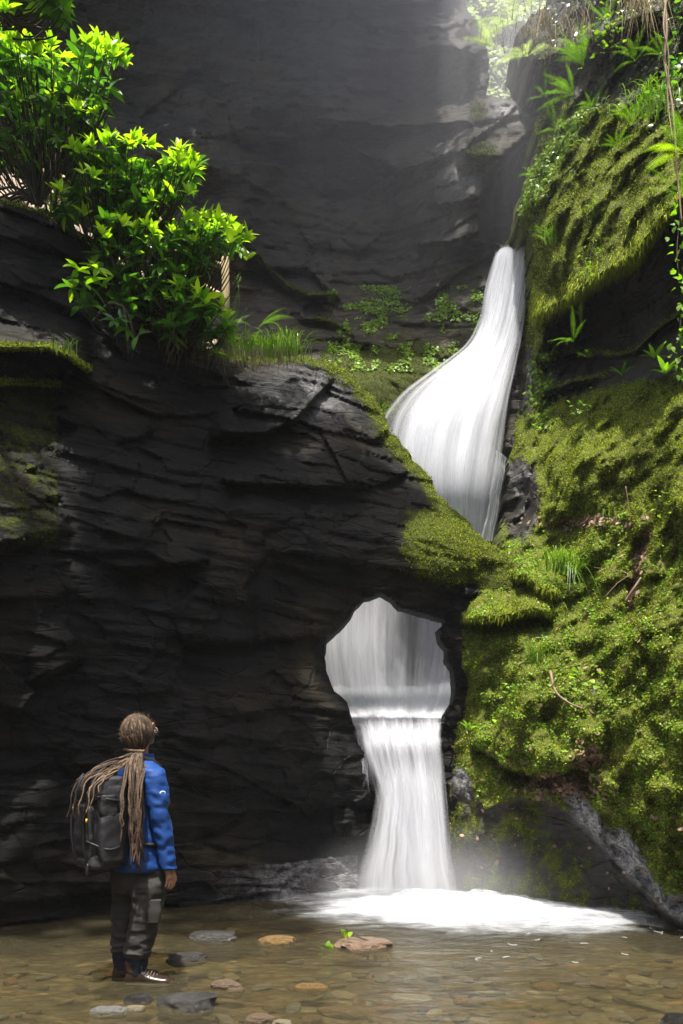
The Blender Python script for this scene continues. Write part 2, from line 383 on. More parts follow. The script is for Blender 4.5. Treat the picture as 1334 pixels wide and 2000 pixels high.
def moss_front(px, py, v, ins):
    top = sdist(px, py, outer_front)
    right = sm(560, 640, px)
    m = 0.95 * np.exp(top / 34.) * right + 0.9 * np.exp(top / 14.) * (1 - right)
    band = np.exp(-(((px - 900) / 130.) ** 2 + ((py - 1060) / 90.) ** 2)) * 1.2 * sm(690, 800, px) * sm(0, 1, 1)
    m = np.maximum(m, band * sm(1195, 1130, py))
    m = np.maximum(m, 0.75 * sm(900, 960, px) * (py > 1000) * sm(1500, 1440, py))
    d1 = line_y(px, L_led1) - py; m = np.maximum(m, 1.0 * (px < 180) * np.exp(-np.abs(d1 - 4) / 10.))
    d2 = line_y(px, L_led2) - py; m = np.maximum(m, 0.95 * (px < 120) * np.exp(-np.abs(d2 - 3) / 8.))
    m = np.maximum(m, 0.48 * (1 - sm(105, 135, px)) * sm(670, 730, py) * (1 - sm(1050, 1075, py)))
    return m
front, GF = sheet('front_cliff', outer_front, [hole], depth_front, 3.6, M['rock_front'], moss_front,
                  wet=lambda px, py, v: 0.30 * np.exp(-(((px - 610) / 70.) ** 2 + ((py - 770) / 60.) ** 2)) + 0.35 * (v[:, 2] < 0.35) * sm(380, 560, px) * (px < 700),  # first term paints a pale sunlit patch near the cliff top
                  rim=(0.05, 0.12, 0.22, 0.33), seed=1)
tag(front, kind='structure')

# --- back wall with the fissure and the mossy apron
outer_back = [(-900, -700), (700, -700), (830, -260), (885, -60), (915, 20), (945, 80), (958, 150), (950, 185), (985, 192), (1015, 200), (1050, 222), (1110, 260), (1130, 1300), (-900, 1300)]
bd = tps([(-800, -600, 13), (-800, 500, 10.5), (-800, 1200, 10), (0, -300, 13.4), (0, 200, 12.2), (200, 500, 12.3), (300, 0, 13.2), (500, -300, 14.0), (600, 100, 13.2), (600, 400, 12.9), (500, 560, 12.3),
          (620, 640, 11.9), (700, -100, 13.7), (800, 100, 13.3), (850, 400, 12.6), (900, 150, 12.9), (930, 320, 12.0), (900, 450, 12.1), (950, 560, 11.9), (860, 600, 12.2), (750, 560, 12.7), (820, 700, 11.8),
          (700, 720, 10.9), (760, 780, 10.8), (620, 760, 10.6), (1000, 220, 12.2), (1040, 520, 11.8), (1000, 700, 11.6), (1000, 900, 11.2), (1000, 1100, 12.2), (850, 900, 11.8), (600, 1200, 12.4), (1100, 1250, 12.2), (0, 1200, 11.8), (800, 1250, 12.6), (0, 700, 11.5)])
L_b1 = [(440, 455), (490, 480), (520, 520), (560, 560), (600, 578), (640, 578), (655, 585)]
L_b2 = [(590, 625), (640, 628), (690, 655)]
def depth_back(px, py, ins):
    D = bd(px, py); w0 = P(px, py, D); x, y, z = w0.T
    fis = sm(938, 972, px + 12 * fbm(py / 50, 1, 2, 9, 3)) * (1 - sm(1015, 1050, px)) * sm(300 + (985 - px) * 0.9, 335 + (985 - px) * 0.9, py) * (1 - sm(468, 486, py + 8 * np.cos(px / 14)))
    D = D + 2.6 * fis
    cave = np.exp(-(((px - 790) / 95.) ** 2 + ((py - 190) / 90.) ** 2)); D = D + 0.9 * cave
    D = D + shelf(px, py, L_b1, 0.45, 10, 60, 0.35, 18) + shelf(px, py, L_b2, 0.25, 12, 30, 0.5, 18)
    D = D + shelf(px, py, [(800, 95), (880, 92), (930, 110)], 0.35, 40, 50, 0.9, 16)
    D = D + shelf(px, py, [(895, 300), (940, 305), (985, 305)], 0.55, 14, 20, 0.5, 8) + shelf(px, py, [(895, 322), (940, 326), (975, 322)], 0.4, 10, 16, 0.5, 8)
    D = D + shelf(px, py, [(820, 478), (900, 470), (970, 480)], 0.3, 20, 30, 0.6, 16) + shelf(px, py, [(840, 405), (900, 395), (950, 380)], 0.22, 20, 20, 0.6, 16)
    D = D + shelf(px, py, [(640, 235), (760, 250), (900, 240)], 0.35, 30, 80, 0.6, 26) + shelf(px, py, [(300, 300), (420, 330)], 0.3, 30, 80, 0.6, 26)
    smo = sm(620, 760, py) * sm(560, 640, px)
    D = D + (0.12 - 0.08 * smo) * strata(x, y, z, 21, 0.06) + (1 - smo * .7) * (0.26 * facets(x + .4 * fbm(x * .7, z * .7, 0, 3, 2), z + .3 * fbm(x * .4, z * .6, 4, 6, 2), 1.7, .8, 31) + 0.09 * facets(x + .1 * fbm(x * 2, z * 2, 0, 5, 2), z + .1 * fbm(x, z, 2, 7, 2), .5, .22, 32)) + 0.7 * fbm(x * 0.5, z * 0.5, y, 32, 4)
    chan = np.exp(-(((px - 985) / 34.) ** 2 + ((py - 225) / 30.) ** 2)); D = D + 0.10 * chan * fbm(px / 9, py / 5, 0, 77, 3)
    return D + 0.3 * np.exp(-np.maximum(ins, 0) / 12.)
def moss_back(px, py, v, ins):
    s = py - line_y(px, L_b1)
    m = 0.95 * np.exp(-np.abs(s + 4) / 5.) * sm(430, 460, px) * sm(665, 650, px)
    s2 = py - line_y(px, L_b2); m = np.maximum(m, 0.9 * np.exp(-np.abs(s2 + 4) / 7.) * sm(590, 610, px) * sm(700, 680, px))
    m = np.maximum(m, 0.8 * sm(640, 700, py) * sm(600, 640, px) * sm(1010, 960, px))
    m = np.maximum(m, 1.0 * np.exp(-(((px - 940) / 40.) ** 2 + ((py - 300) / 26.) ** 2)))
    m = np.maximum(m, 0.75 * np.exp(-(((px - 935) / 22.) ** 2 + ((py - 220) / 32.) ** 2)))
    m = np.maximum(m, 0.44 * sm(470, 520, py) * sm(840, 880, px) * sm(950, 940, px))
    m = np.maximum(m, 0.42 * sm(0.0, 1.0, fbm(px / 120, py / 50, 0, 41, 3) * 2) * sm(300, 560, py))
    return m
def wet_shine_back(px, py, v):  # shine on wet strata and channel, painted as lighter colour
    w_ = 0.95 * np.exp(-(((px - 992) / 32.) ** 2 + ((py - 218) / 20.) ** 2)) + 0.7 * np.exp(-(((px - 880) / 24.) ** 2 + ((py - 305) / 14.) ** 2))
    return w_ + 0.35 * np.exp(-(((px - 910) / 40.) ** 2 + ((py - 350) / 25.) ** 2)) + 0.22 * np.exp(-(((px - 870) / 40.) ** 2 + ((py - 90) / 12.) ** 2))
back, GB = sheet('back_cliff', outer_back, [], depth_back, 4.2, M['rock_back'], moss_back, wet_shine_back, rim=(0.3, 0.9, 2.0, 4.0), seed=2)
tag(back, kind='structure')

# --- right bank
outer_right = [(1100, -420), (1100, -60), (1078, 5), (1040, 30), (1008, 75), (1040, 110), (1075, 150), (1070, 200), (1050, 240), (1056, 290), (1034, 340), (1018, 400), (1016, 440), (1040, 478), (1038, 540), (1030, 610), (1022, 700),
               (1012, 790), (1004, 870), (985, 935), (985, 1000), (978, 1062), (1000, 1110), (930, 1140), (920, 1175), (906, 1205), (902, 1240), (910, 1290), (918, 1340), (906, 1385), (888, 1430), (880, 1500), (876, 1560), (886, 1640), (896, 1800),
               (1150, 1830), (1334, 1870), (1500, 1950), (2300, 2300), (2300, -420)]
rd = tps([(1040, -300, 11.5), (1100, 0, 10.9), (1334, 0, 8.9), (1334, 200, 8.3), (1150, 200, 10.1), (1060, 300, 10.9), (1025, 430, 10.7), (1200, 350, 8.9), (1334, 330, 7.9), (1070, 590, 10.2), (1200, 500, 8.7), (1300, 420, 7.8),
          (1030, 600, 11.0), (1020, 750, 11.0), (1080, 800, 10.0), (1200, 720, 8.9), (1334, 700, 8.0), (1010, 870, 10.6), (1000, 1000, 10.2), (1100, 900, 9.0), (1200, 1000, 8.1), (1334, 900, 7.2), (1334, 1200, 6.7),
          (1200, 1250, 7.4), (1050, 1160, 8.5), (980, 1100, 9.2), (1000, 1300, 8.2), (890, 1350, 8.8), (890, 1210, 8.8), (900, 1450, 8.6), (1100, 1450, 7.6), (1334, 1500, 6.4), (1040, 1540, 7.9), (1200, 1610, 7.15), (1334, 1700, 6.5),
          (880, 1600, 8.6), (900, 1745, 8.55), (1100, 1775, 7.75), (1280, 1800, 7.1), (1334, 1815, 6.85), (1900, 900, 5.2), (1900, 1500, 4.7), (1900, 0, 6.2), (2200, 1900, 3.6), (1600, 1850, 5.4), (2200, 0, 5.5), (2200, -400, 6), (1700, -400, 7.5)])
L_r1 = [(1040, 612), (1064, 606), (1100, 590), (1150, 552), (1200, 520), (1240, 500), (1275, 450), (1300, 415), (1334, 385), (1500, 330)]
L_r2 = [(1052, 985 - 180), (1090, 790), (1150, 775), (1200, 762), (1260, 752), (1334, 735), (1500, 700)]
L_r3 = [(900, 1212), (930, 1208), (975, 1206), (1040, 1190), (1080, 1200)]
L_r4 = [(985, 1120), (1030, 1128), (1055, 1150), (1085, 1160)]
L_slab = [(872, 1500), (905, 1530), (950, 1580), (1000, 1556), (1060, 1556), (1120, 1596), (1180, 1660), (1240, 1728), (1300, 1792), (1420, 1850)]
L_r0 = [(1010, 130), (1060, 118), (1110, 95), (1170, 70), (1230, 40), (1300, 20)]
def depth_right(px, py, ins):
    D = rd(px, py); w0 = P(px, py, D); x, y, z = w0.T
    s = py - line_y(px, L_r1); wx = sm(1040, 1070, px)
    D = D + wx * (1.35 * sm(0, 26, s) * (1 - sm(60, 300, py - line_y(px, L_r1))) * sm(1040, 1160, px) + 0.4 * sm(0, 20, s) * np.exp(-np.maximum(s, 0) / 90.)) - wx * 0.35 * np.exp(np.minimum(s, 0) / 40.) * (s < 0)
    D = D + shelf(px, py, L_r0, 0.45, 30, 55, 1.2, 18)
    D = D + shelf(px, py, [(1055, 700), (1110, 690), (1170, 690), (1215, 700)], 0.30, 14, 40, 1.0, 14)
    D = D + shelf(px, py, [(1180, 700), (1240, 690), (1290, 640), (1340, 610)], 0.30, 22, 40, 1.0, 14)
    D = D + shelf(px, py, [(1060, 770), (1120, 748), (1190, 735)], 0.25, 14, 34, 1.0, 14)
    D = D + shelf(px, py, L_r3, 0.45, 26, 34, 0.9, 14) + shelf(px, py, L_r4, 0.35, 40, 30, 1.1, 10)
    D = D + shelf(px, py, [(1095, 1170), (1180, 1135), (1300, 1120)], 0.08, 60, 40, 0.7, 24)
    D = D + shelf(px, py, [(930, 1450), (1000, 1500), (1080, 1512), (1150, 1470)], 0.26, 110, 30, 0.9, 20)
    s5 = py - line_y(px, L_slab); D = D + 0.22 * sm(-8, 14, s5) * (1 - sm(60, 190, s5)) * sm(985, 1040, px) - 0.05 * np.exp(-np.abs(s5 + 12) / 14.)
    crev = np.exp(-((px - (1262 - (py - 1040) * 0.22)) / 13.) ** 2) * sm(1020, 1060, py) * (1 - sm(1180, 1230, py)); D = D + 0.25 * crev
    mo = sm(1.0, 0.0, sm(20, 90, s) * (1 - sm(700, 790, py)) * sm(1050, 1090, px))
    lump = 0.45 * fbm(x * 1.6, y * 1.6, z * 1.6, 51, 4) + 0.24 * fbm(x * 5, y * 5, z * 5, 58, 3) + 0.07 * np.abs(fbm(x * 16, y * 16, z * 16, 60, 2))
    slabm = sm(0, 14, s5)
    D = D - lump * (0.45 + 0.55 * mo) * (1 - 0.75 * slabm) - 0.10 * (1 - mo) * strata(x, y, z, 71, -0.55) - 0.16 * (1 - mo) * facets(x, z + .5 * x, .5, .25, 41) - 0.03 * slabm * strata(x, y, z, 75, 0.3)
    return D + 0.3 * np.exp(-np.maximum(ins, 0) / 12.)
def moss_right(px, py, v, ins):
    s1 = py - line_y(px, L_r1)
    cave = sm(10, 60, s1) * (1 - sm(line_y(px, L_r2) - 30, line_y(px, L_r2) + 10, py)) * sm(1045, 1075, px)
    m = 1.0 - 0.95 * cave
    m = np.where(py < 190 + (px - 1050) * 0.1, 0.42, m)
    s5 = py - line_y(px, L_slab); sl = sm(-12, 6, s5)
    m = m * (1 - sl) + sl * (0.46 - 0.35 * sm(30, 0, s5) * sm(1085, 1120, px) + 0.12 * fbm(px / 40, py / 60, 0, 91, 3) * 2)
    wetr = np.exp(-(((px - 1015) / 40.) ** 2 + ((py - 980) / 75.) ** 2)); m = m - 1.3 * wetr
    m = m - 0.9 * np.exp(-(((px - 1025) / 24.) ** 2 + ((py - 760) / 70.) ** 2)) * (px < 1055)
    film = wet_shine_right(px, py, v); m = m - 1.2 * film
    for l_, wd in (([(1055, 700), (1110, 690), (1170, 690), (1215, 700)], 7), ([(1180, 700), (1240, 690), (1290, 640), (1340, 610)], 8), ([(1060, 770), (1120, 748), (1190, 735)], 8)):
        m = np.maximum(m, 0.75 * np.exp(-np.abs(py - line_y(px, l_) + 6) / wd) * (px > l_[0][0]) * (px < l_[-1][0]))  # lit ledge lines in the hollow, painted in as moss
    lit = np.exp(-(((px - 1095) / 50.) ** 2 + ((py - 1535) / 16.) ** 2)) + np.exp(-(((px - 1150) / 22.) ** 2 + ((py - 1480) / 24.) ** 2)); m = m - 0.8 * lit
    return m
def wet_shine_right(px, py, v):  # highlights of the water film, put into the colour as pale bands
    s5 = py - line_y(px, L_slab)
    b = np.exp(-((s5 + 30) / 28.) ** 2) * sm(1085, 1130, px) * (1 + 0.6 * fbm(px / 22, py / 22, 0, 95, 3))
    b = b + np.exp(-((s5 + 55) / 28.) ** 2) * sm(1195, 1215, px) * sm(1275, 1240, px)
    b = b + 0.7 * np.exp(-(((px - 905) / 22.) ** 2 + ((py - 1500 - (px - 880) * 0.9) / 30.) ** 2)) + 0.6 * np.exp(-(((px - 884) / 9.) ** 2 + ((py - 1440) / 30.) ** 2))
    b = b + 0.45 * np.exp(-(((px - 1162) / 14.) ** 2 + ((py - 1350) / 14.) ** 2)) + 0.35 * np.exp(-(((px - 1010) / 24.) ** 2 + ((py - 930) / 30.) ** 2))
    b = b + 0.4 * np.exp(-(((px - 1030) / 14.) ** 2 + ((py - 720) / 60.) ** 2))
    return np.clip(b, 0, 1)
right, GR = sheet('right_bank', outer_right, [], depth_right, 4.0, M['rock_right'], moss_right, wet_shine_right, rim=(0.2, 0.5, 0.9), seed=3, smooth=True)
tag(right, kind='structure')

# --- hillside upstream, seen in the gap above the fall, and the lit path bank behind the shrubs
o, GU = sheet('upstream_hillside', [(700, -100), (860, -60), (930, -20), (975, -4), (1010, -8), (1060, -40), (1300, -100), (1300, 500), (700, 500)], [],
              lambda px, py, i: 16.5 - (py - 100) * 0.004 + 0.5 * fbm(px / 60, py / 40, 0, 5, 4), 6, M['rock_back'], lambda px, py, v, i: 0.7 + 0 * px, rim=(1, 4), seed=6)
tag(o, kind='structure')
M['path'] = simple_mat('path_earth', (0.42, 0.33, 0.25), 0.8, 0.2, 0.35, 6, 0.8, 0.05)
o, GP = sheet('path_bank', [(-700, 240), (-60, 270), (30, 315), (90, 350), (130, 420), (200, 480), (290, 540), (340, 600), (420, 660), (470, 720), (420, 760), (-700, 760)], [],
              lambda px, py, i: 10.7 - (py - 300) * 0.002 + 0.12 * fbm(px / 50, py / 20, 0, 6, 4), 6, M['path'], rim=(0.5, 1.2), seed=7)
tag(o, kind='structure')

# --- the gorge round and behind the camera (outside the picture; it closes the place and shades it)
def gorge_wall(name, path, hgt, seed, lean=0.12):
    nu, nv = 70, 34
    pp = np.array(path, float); tt = np.linspace(0, 1, len(pp)); u = np.linspace(0, 1, nu)
    cx, cyy = np.interp(u, tt, pp[:, 0]), np.interp(u, tt, pp[:, 1])
    tx, ty = np.gradient(cx), np.gradient(cyy); L_ = np.hypot(tx, ty); nx, ny = ty / L_, -tx / L_
    zz = np.linspace(-0.6, 1, nv); Z = np.where(zz < 0, zz, zz * hgt)
    U, ZZ = np.meshgrid(np.arange(nu), Z)
    d = 0.9 * fbm(cx[U] * 0.4, cyy[U] * 0.4, ZZ * 0.4, seed, 4) + 0.25 * strata(cx[U], cyy[U], ZZ, seed) + lean * ZZ
    X = cx[U] - nx[U] * d; Y = cyy[U] - ny[U] * d
    # the top runs back into the hill
    X2 = cx - nx * (d[-1] + 6); Y2 = cyy - ny * (d[-1] + 6)
    v = np.stack([np.vstack([X, X2]), np.vstack([Y, Y2]), np.vstack([ZZ, np.full(nu, hgt + 1.5)])], -1).reshape(-1, 3)
    idx = np.arange((nv + 1) * nu).reshape(nv + 1, nu)
    q = np.stack([idx[:-1, :-1], idx[:-1, 1:], idx[1:, 1:], idx[1:, :-1]], -1).reshape(-1, 4)
    ms = np.full(len(v), 0.55)
    return tag(mesh_np(name, v, q, M['rock_right'], None, False, {'moss': ms, 'wet': ms * 0}), kind='structure')
gorge_wall('left_gorge_wall', [(-6.2, -9), (-5.2, -2), (-4.7, 3), (-4.6, 8.5)], 7.0, 101)
gorge_wall('right_gorge_wall', [(4.6, 5.0), (5.0, 1), (5.4, -3), (6.2, -9)], 8.0, 102)
gorge_wall('far_gorge_bend', [(6.2, -9), (0, -11), (-6.2, -9)], 8.0, 103)
# ------------------------------------------------------------------ stream bed, stones, water surface
def bed_z(x, y):
    return -0.13 - 0.03 * np.clip(y - 5.2, 0, 2) + 0.02 * fbm(np.asarray(x) * 1.3, np.asarray(y) * 1.3, 0, 61, 3)
m, N, L, out = nodes('creek_gravel')
tc = N('ShaderNodeTexCoord').outputs['Object']
wv_ = N('ShaderNodeTexNoise'); wv_.inputs['Scale'].default_value = 3; L(tc, wv_.inputs['Vector'])
vm = N('ShaderNodeVectorMath'); vm.operation = 'MULTIPLY_ADD'; L(wv_.outputs['Color'], vm.inputs[0]); vm.inputs[1].default_value = (0.12, 0.12, 0.0); L(tc, vm.inputs[2])
cols = []
for sc_ in (9.0, 22.0):
    vr = N('ShaderNodeTexVoronoi'); vr.inputs['Scale'].default_value = sc_; L(mapping(N, L, vm.outputs[0], (0.7, 1.0, 0.2)), vr.inputs['Vector'])
    sx = N('ShaderNodeSeparateColor'); L(vr.outputs['Color'], sx.inputs[0])
    cr = ramp(N, [(0.0, (0.03, 0.024, 0.012)), (0.3, (0.075, 0.06, 0.03)), (0.6, (0.12, 0.098, 0.05)), (0.8, (0.09, 0.085, 0.06)), (0.93, (0.19, 0.10, 0.035)), (1.0, (0.26, 0.24, 0.18))]); L(sx.outputs[0], cr.inputs[0])
    eg = ramp_out(N, L, vr.outputs['Distance'], [(0.3, 1.0), (0.75, 0.35)])
    cols.append((mixc(N, L, 1.0, cr.outputs[0], eg, 'MULTIPLY'), vr.outputs['Distance']))
sel = ramp_out(N, L, noise(N, L, tc, 4.0, 3), [(0.42, 0.0), (0.55, 1.0)])
c = mixc(N, L, sel, cols[0][0], cols[1][0])
c = mixc(N, L, 0.7, c, ramp_out(N, L, noise(N, L, mapping(N, L, tc, (0.6, 1.3, 1)), 1.6, 4), [(0.3, (0.5, 0.45, 0.35)), (0.7, (1.15, 1.1, 0.9))]), 'MULTIPLY')
p = N('ShaderNodeBsdfPrincipled'); L(c, p.inputs['Base Color']); p.inputs['Roughness'].default_value = 0.7
b = N('ShaderNodeBump'); b.inputs['Distance'].default_value = 0.04; L(math_(N, L, 'MULTIPLY', cols[0][1], -1.0), b.inputs['Height']); L(b.outputs[0], p.inputs['Normal'])
L(p.outputs[0], out.inputs[0]); M['gravel'] = m

gx, gy = np.meshgrid(np.arange(-9, 9.01, 0.08), np.arange(-13, 12.5, 0.08))
gz = bed_z(gx, gy) + 0.012 * np.abs(fbm(gx * 9, gy * 9, 0, 66, 2))
idx = np.arange(gx.size).reshape(gx.shape)
gq = np.stack([idx[:-1, :-1], idx[:-1, 1:], idx[1:, 1:], idx[1:, :-1]], -1).reshape(-1, 4)
bed = mesh_np('stream_bed', np.stack([gx, gy, gz], -1).reshape(-1, 3), gq, M['gravel'], None, True); tag(bed, kind='structure')

def stone_mesh(name, mat, seed, rough=0.18, sub=2, flat=1.0):
    import bmesh
    bm = bmesh.new(); bmesh.ops.create_icosphere(bm, subdivisions=sub, radius=0.5)
    vs_ = np.array([v.co[:] for v in bm.verts])
    r = 1 + rough * 2 * fbm(vs_[:, 0] * 2.2, vs_[:, 1] * 2.2, vs_[:, 2] * 2.2, seed, 3)
    vs_ = vs_ * r[:, None]; k = 0.25 + 0.1 * (seed % 3); vs_[:, 2] = np.sign(vs_[:, 2]) * np.minimum(np.abs(vs_[:, 2]), k) * flat
    vs_[:, 0] += 0.25 * vs_[:, 1] * ((seed % 5) - 2) / 2
    for v, c_ in zip(bm.verts, vs_): v.co = c_
    me = bpy.data.meshes.new(name); bm.to_mesh(me); bm.free(); me.materials.append(mat); return me
SM = {}
for k, c_, ro in (('grey', (0.13, 0.13, 0.125), .5), ('brown', (0.11, 0.075, 0.045), .5), ('olive', (0.12, 0.105, 0.06), .55), ('dark', (0.035, 0.032, 0.03), .35),
                  ('rust', (0.16, 0.085, 0.04), .5), ('tan', (0.20, 0.175, 0.115), .55)):
    SM[k] = simple_mat('stone_' + k, c_, ro, 0.5, 0.4, 9, 0.8, 0.03)
stone_vars = [stone_mesh('stone', SM[k], s) for s, k in enumerate(['olive', 'grey', 'brown', 'olive', 'tan', 'brown', 'dark', 'olive', 'rust', 'grey', 'brown', 'olive'])]
rr = random.Random(5)
# stones lying on the bed under the water: pieces of the bed
n_st = 0
while n_st < 230:
    Y = rr.uniform(4.5, 7.6) if rr.random() < .35 else rr.uniform(4.5, 6.0); px = rr.uniform(-10, 1344)
    x = (px - 667) / F * Y
    if (x + 1.3) ** 2 + (Y - 5.4) ** 2 < 0.05: continue
    s = rr.uniform(0.035, 0.12) * (1.7 if rr.random() < .15 else 1)
    z = float(bed_z(np.array([x]), np.array([Y]))[0])
    o = link_me('stone', stone_vars[rr.randrange(len(stone_vars))], bed, Matrix.LocRotScale(Vector((x, Y, z + 0.02)), Euler((rr.uniform(-.15, .15), rr.uniform(-.15, .15), rr.uniform(0, 6.3))), Vector((s * rr.uniform(1, 1.9), s, s * rr.uniform(.3, .6)))))
    n_st += 1
# stones that break the surface or show clearly, each a thing
def rock(px, py, wpx, hpx, mat, label, seed, z0=0.0, dx=1.0, rz=0.0, name='stone'):
    Y = CZ * F / (py - 1464); wm = wpx / F * Y; hm = hpx / F * Y
    me = stone_mesh(name, mat, seed, 0.24, 4, 1.0)
    vs_ = np.zeros(len(me.vertices) * 3); me.vertices.foreach_get('co', vs_); q = vs_.reshape(-1, 3)
    q[:, 2] += 0.05 * fbm(q[:, 0] * 5, q[:, 1] * 5, q[:, 2] * 14, seed + 9, 3); me.vertices.foreach_set('co', q.ravel())
    o = link_me(name, me, None, Matrix.LocRotScale(Vector(((px - 667) / F * Y, Y, z0)), Euler((0, 0, rz)), Vector((wm, wm * 0.6 * dx, hm * 2.6))))
    return tag(o, label, 'rock')
wetm = simple_mat('wet_black_stone', (0.03, 0.029, 0.028), 0.12, 0.9, 0.5, 7, 1.0, 0.05)
wetg = simple_mat('wet_grey_stone', (0.09, 0.088, 0.085), 0.16, 0.9, 0.5, 9, 1.0, 0.05)
orng = simple_mat('orange_stone', (0.26, 0.16, 0.06), 0.3, 0.7, 0.5, 10, 1.0, 0.05)
pinks = simple_mat('pink_brown_stone', (0.24, 0.16, 0.11), 0.35, 0.6, 0.5, 10, 1.0, 0.05)
rock(422, 1832, 90, 13, wetg, 'dark glistening stone in the stream right of the person, left of the orange stone', 31)
rock(543, 1838, 78, 9, orng, 'orange stone breaking the water between the black stone and the leafy branch', 32)
rock(712, 1846, 118, 15, pinks, 'pinkish brown stone under the green leafy branch', 33)
rock(368, 1874, 76, 12, SM['dark'], 'dark flat stone just right of the walking boots', 34)
rock(447, 1928, 66, 14, SM['brown'], 'smooth brown stone half sunk, behind the glossy black rock', 35, -0.01)
rock(372, 1962, 116, 26, wetm, 'largest glossy black rock with white glints in the foreground stream', 36, 0.0, 1.1)
rock(272, 1952, 60, 9, wetm, 'small glossy black stone next to the largest black rock', 37)
rock(216, 1972, 74, 10, SM['grey'], 'grey green flat stone under the water at lower left of the glossy rocks', 38, -0.02)
rock(265, 1970, 34, 10, SM['tan'], 'small tan speckled stone between the grey slab and the black rock', 39, -0.005)
rock(610, 1927, 62, 10, orng, 'rusty orange stone lying in the middle of the shallow stream', 40, -0.012)
rock(505, 1990, 60, 10, SM['brown'], 'brown stone at the bottom edge, beside the pale stone', 41, -0.01)
rock(552, 1999, 40, 9, SM['tan'], 'pale stone at the bottom edge of the picture', 42, 0.0)
rock(1318, 1996, 50, 18, wetm, 'dark wet rock cut off by the lower right corner', 43)
rock(600, 1744, 150, 16, wetm, 'low black rock at the foot of the cliff, left of the foam', 44, 0.02, 0.6)

m, N, L, out = nodes('stream_water')
tc = N('ShaderNodeTexCoord').outputs['Object']
n1 = noise(N, L, mapping(N, L, tc, (0.9, 2.2, 1)), 3.2, 5, 0.6, 0.8); n2 = noise(N, L, mapping(N, L, tc, (1.0, 2.6, 1)), 14, 3, 0.6, 0.4)
h = math_(N, L, 'ADD', n1, math_(N, L, 'MULTIPLY', n2, 0.22))
b = N('ShaderNodeBump'); b.inputs['Strength'].default_value = 0.55; b.inputs['Distance'].default_value = 0.07; L(h, b.inputs['Height'])
fr = N('ShaderNodeFresnel'); fr.inputs['IOR'].default_value = 1.33; L(b.outputs[0], fr.inputs['Normal'])
gl = N('ShaderNodeBsdfGlossy'); gl.inputs['Roughness'].default_value = 0.12; L(b.outputs[0], gl.inputs['Normal'])
tr = N('ShaderNodeBsdfTransparent'); L(ramp_out(N, L, n1, [(0.3, (0.70, 0.66, 0.50)), (0.7, (0.92, 0.89, 0.76))]), tr.inputs[0])
mx = N('ShaderNodeMixShader'); L(fr.outputs[0], mx.inputs[0]); L(tr.outputs[0], mx.inputs[1]); L(gl.outputs[0], mx.inputs[2])
df = N('ShaderNodeBsdfDiffuse'); df.inputs['Color'].default_value = (0.12, 0.105, 0.06, 1)    # silt in the water
m2 = N('ShaderNodeMixShader'); L(ramp_out(N, L, n2, [(0.3, 0.10), (0.75, 0.28)]), m2.inputs[0]); L(mx.outputs[0], m2.inputs[1]); L(df.outputs[0], m2.inputs[2])
L(m2.outputs[0], out.inputs[0]); M['water'] = m
sx_, sy_ = np.meshgrid(np.arange(-6.5, 6.51, 0.06), np.arange(-11, 11.5, 0.06))
fd_ = np.hypot(sx_ - 1.0, sy_ - 8.0)
sz_ = 0.012 * fbm(sx_ * 1.6, sy_ * 3.2, 0, 71, 3) + 0.03 * np.exp(-fd_ / 1.2) * fbm(sx_ * 3, sy_ * 6, 0, 73, 3)
idx = np.arange(sx_.size).reshape(sx_.shape)
gq = np.stack([idx[:-1, :-1], idx[:-1, 1:], idx[1:, 1:], idx[1:, :-1]], -1).reshape(-1, 4)
tag(mesh_np('stream_water', np.stack([sx_, sy_, sz_], -1).reshape(-1, 3), gq, M['water'], None, True), kind='structure')

# ------------------------------------------------------------------ falling water: stacked silky sheets, streaks follow the flow
def fall_mat(name, col, fu, lo, hi, seed, trans=0.35):
    m, N, L, out = nodes(name)
    uv = N('ShaderNodeUVMap').outputs[0]
    off = N('ShaderNodeVectorMath'); off.operation = 'ADD'; L(uv, off.inputs[0]); off.inputs[1].default_value = (seed * 3.1, seed * 1.7, 0)
    s1 = noise(N, L, mapping(N, L, off.outputs[0], (fu, 0.9, 1)), 1.0, 4, 0.6)
    s2 = noise(N, L, mapping(N, L, off.outputs[0], (fu * 5, 1.6, 1)), 1.0, 3, 0.6)
    s = math_(N, L, 'ADD', math_(N, L, 'MULTIPLY', s1, 0.78), math_(N, L, 'MULTIPLY', s2, 0.22))
    den = attr(N, 'dens')
    a = math_(N, L, 'MULTIPLY', ramp_out(N, L, math_(N, L, 'ADD', s, math_(N, L, 'MULTIPLY', math_(N, L, 'SUBTRACT', den, 0.5), 0.7)), [(lo, 0.0), (hi, 1.0)]), math_(N, L, 'MULTIPLY', den, 1.6, True), True)
    c = mixc(N, L, 1.0, col, ramp_out(N, L, s, [(0.3, 0.80), (0.62, 1.0)]), 'MULTIPLY')
    b = N('ShaderNodeBump'); b.inputs['Strength'].default_value = 0.12; b.inputs['Distance'].default_value = 0.04; L(s, b.inputs['Height'])
    d = N('ShaderNodeBsdfDiffuse'); L(c, d.inputs[0]); L(b.outputs[0], d.inputs['Normal'])
    t = N('ShaderNodeBsdfTranslucent'); L(c, t.inputs[0]); L(b.outputs[0], t.inputs['Normal'])
    mx = N('ShaderNodeMixShader'); mx.inputs[0].default_value = trans; L(d.outputs[0], mx.inputs[1]); L(t.outputs[0], mx.inputs[2])
    tr = N('ShaderNodeBsdfTransparent'); m2 = N('ShaderNodeMixShader'); L(a, m2.inputs[0]); L(tr.outputs[0], m2.inputs[1]); L(mx.outputs[0], m2.inputs[2])
    L(m2.outputs[0], out.inputs[0]); return m
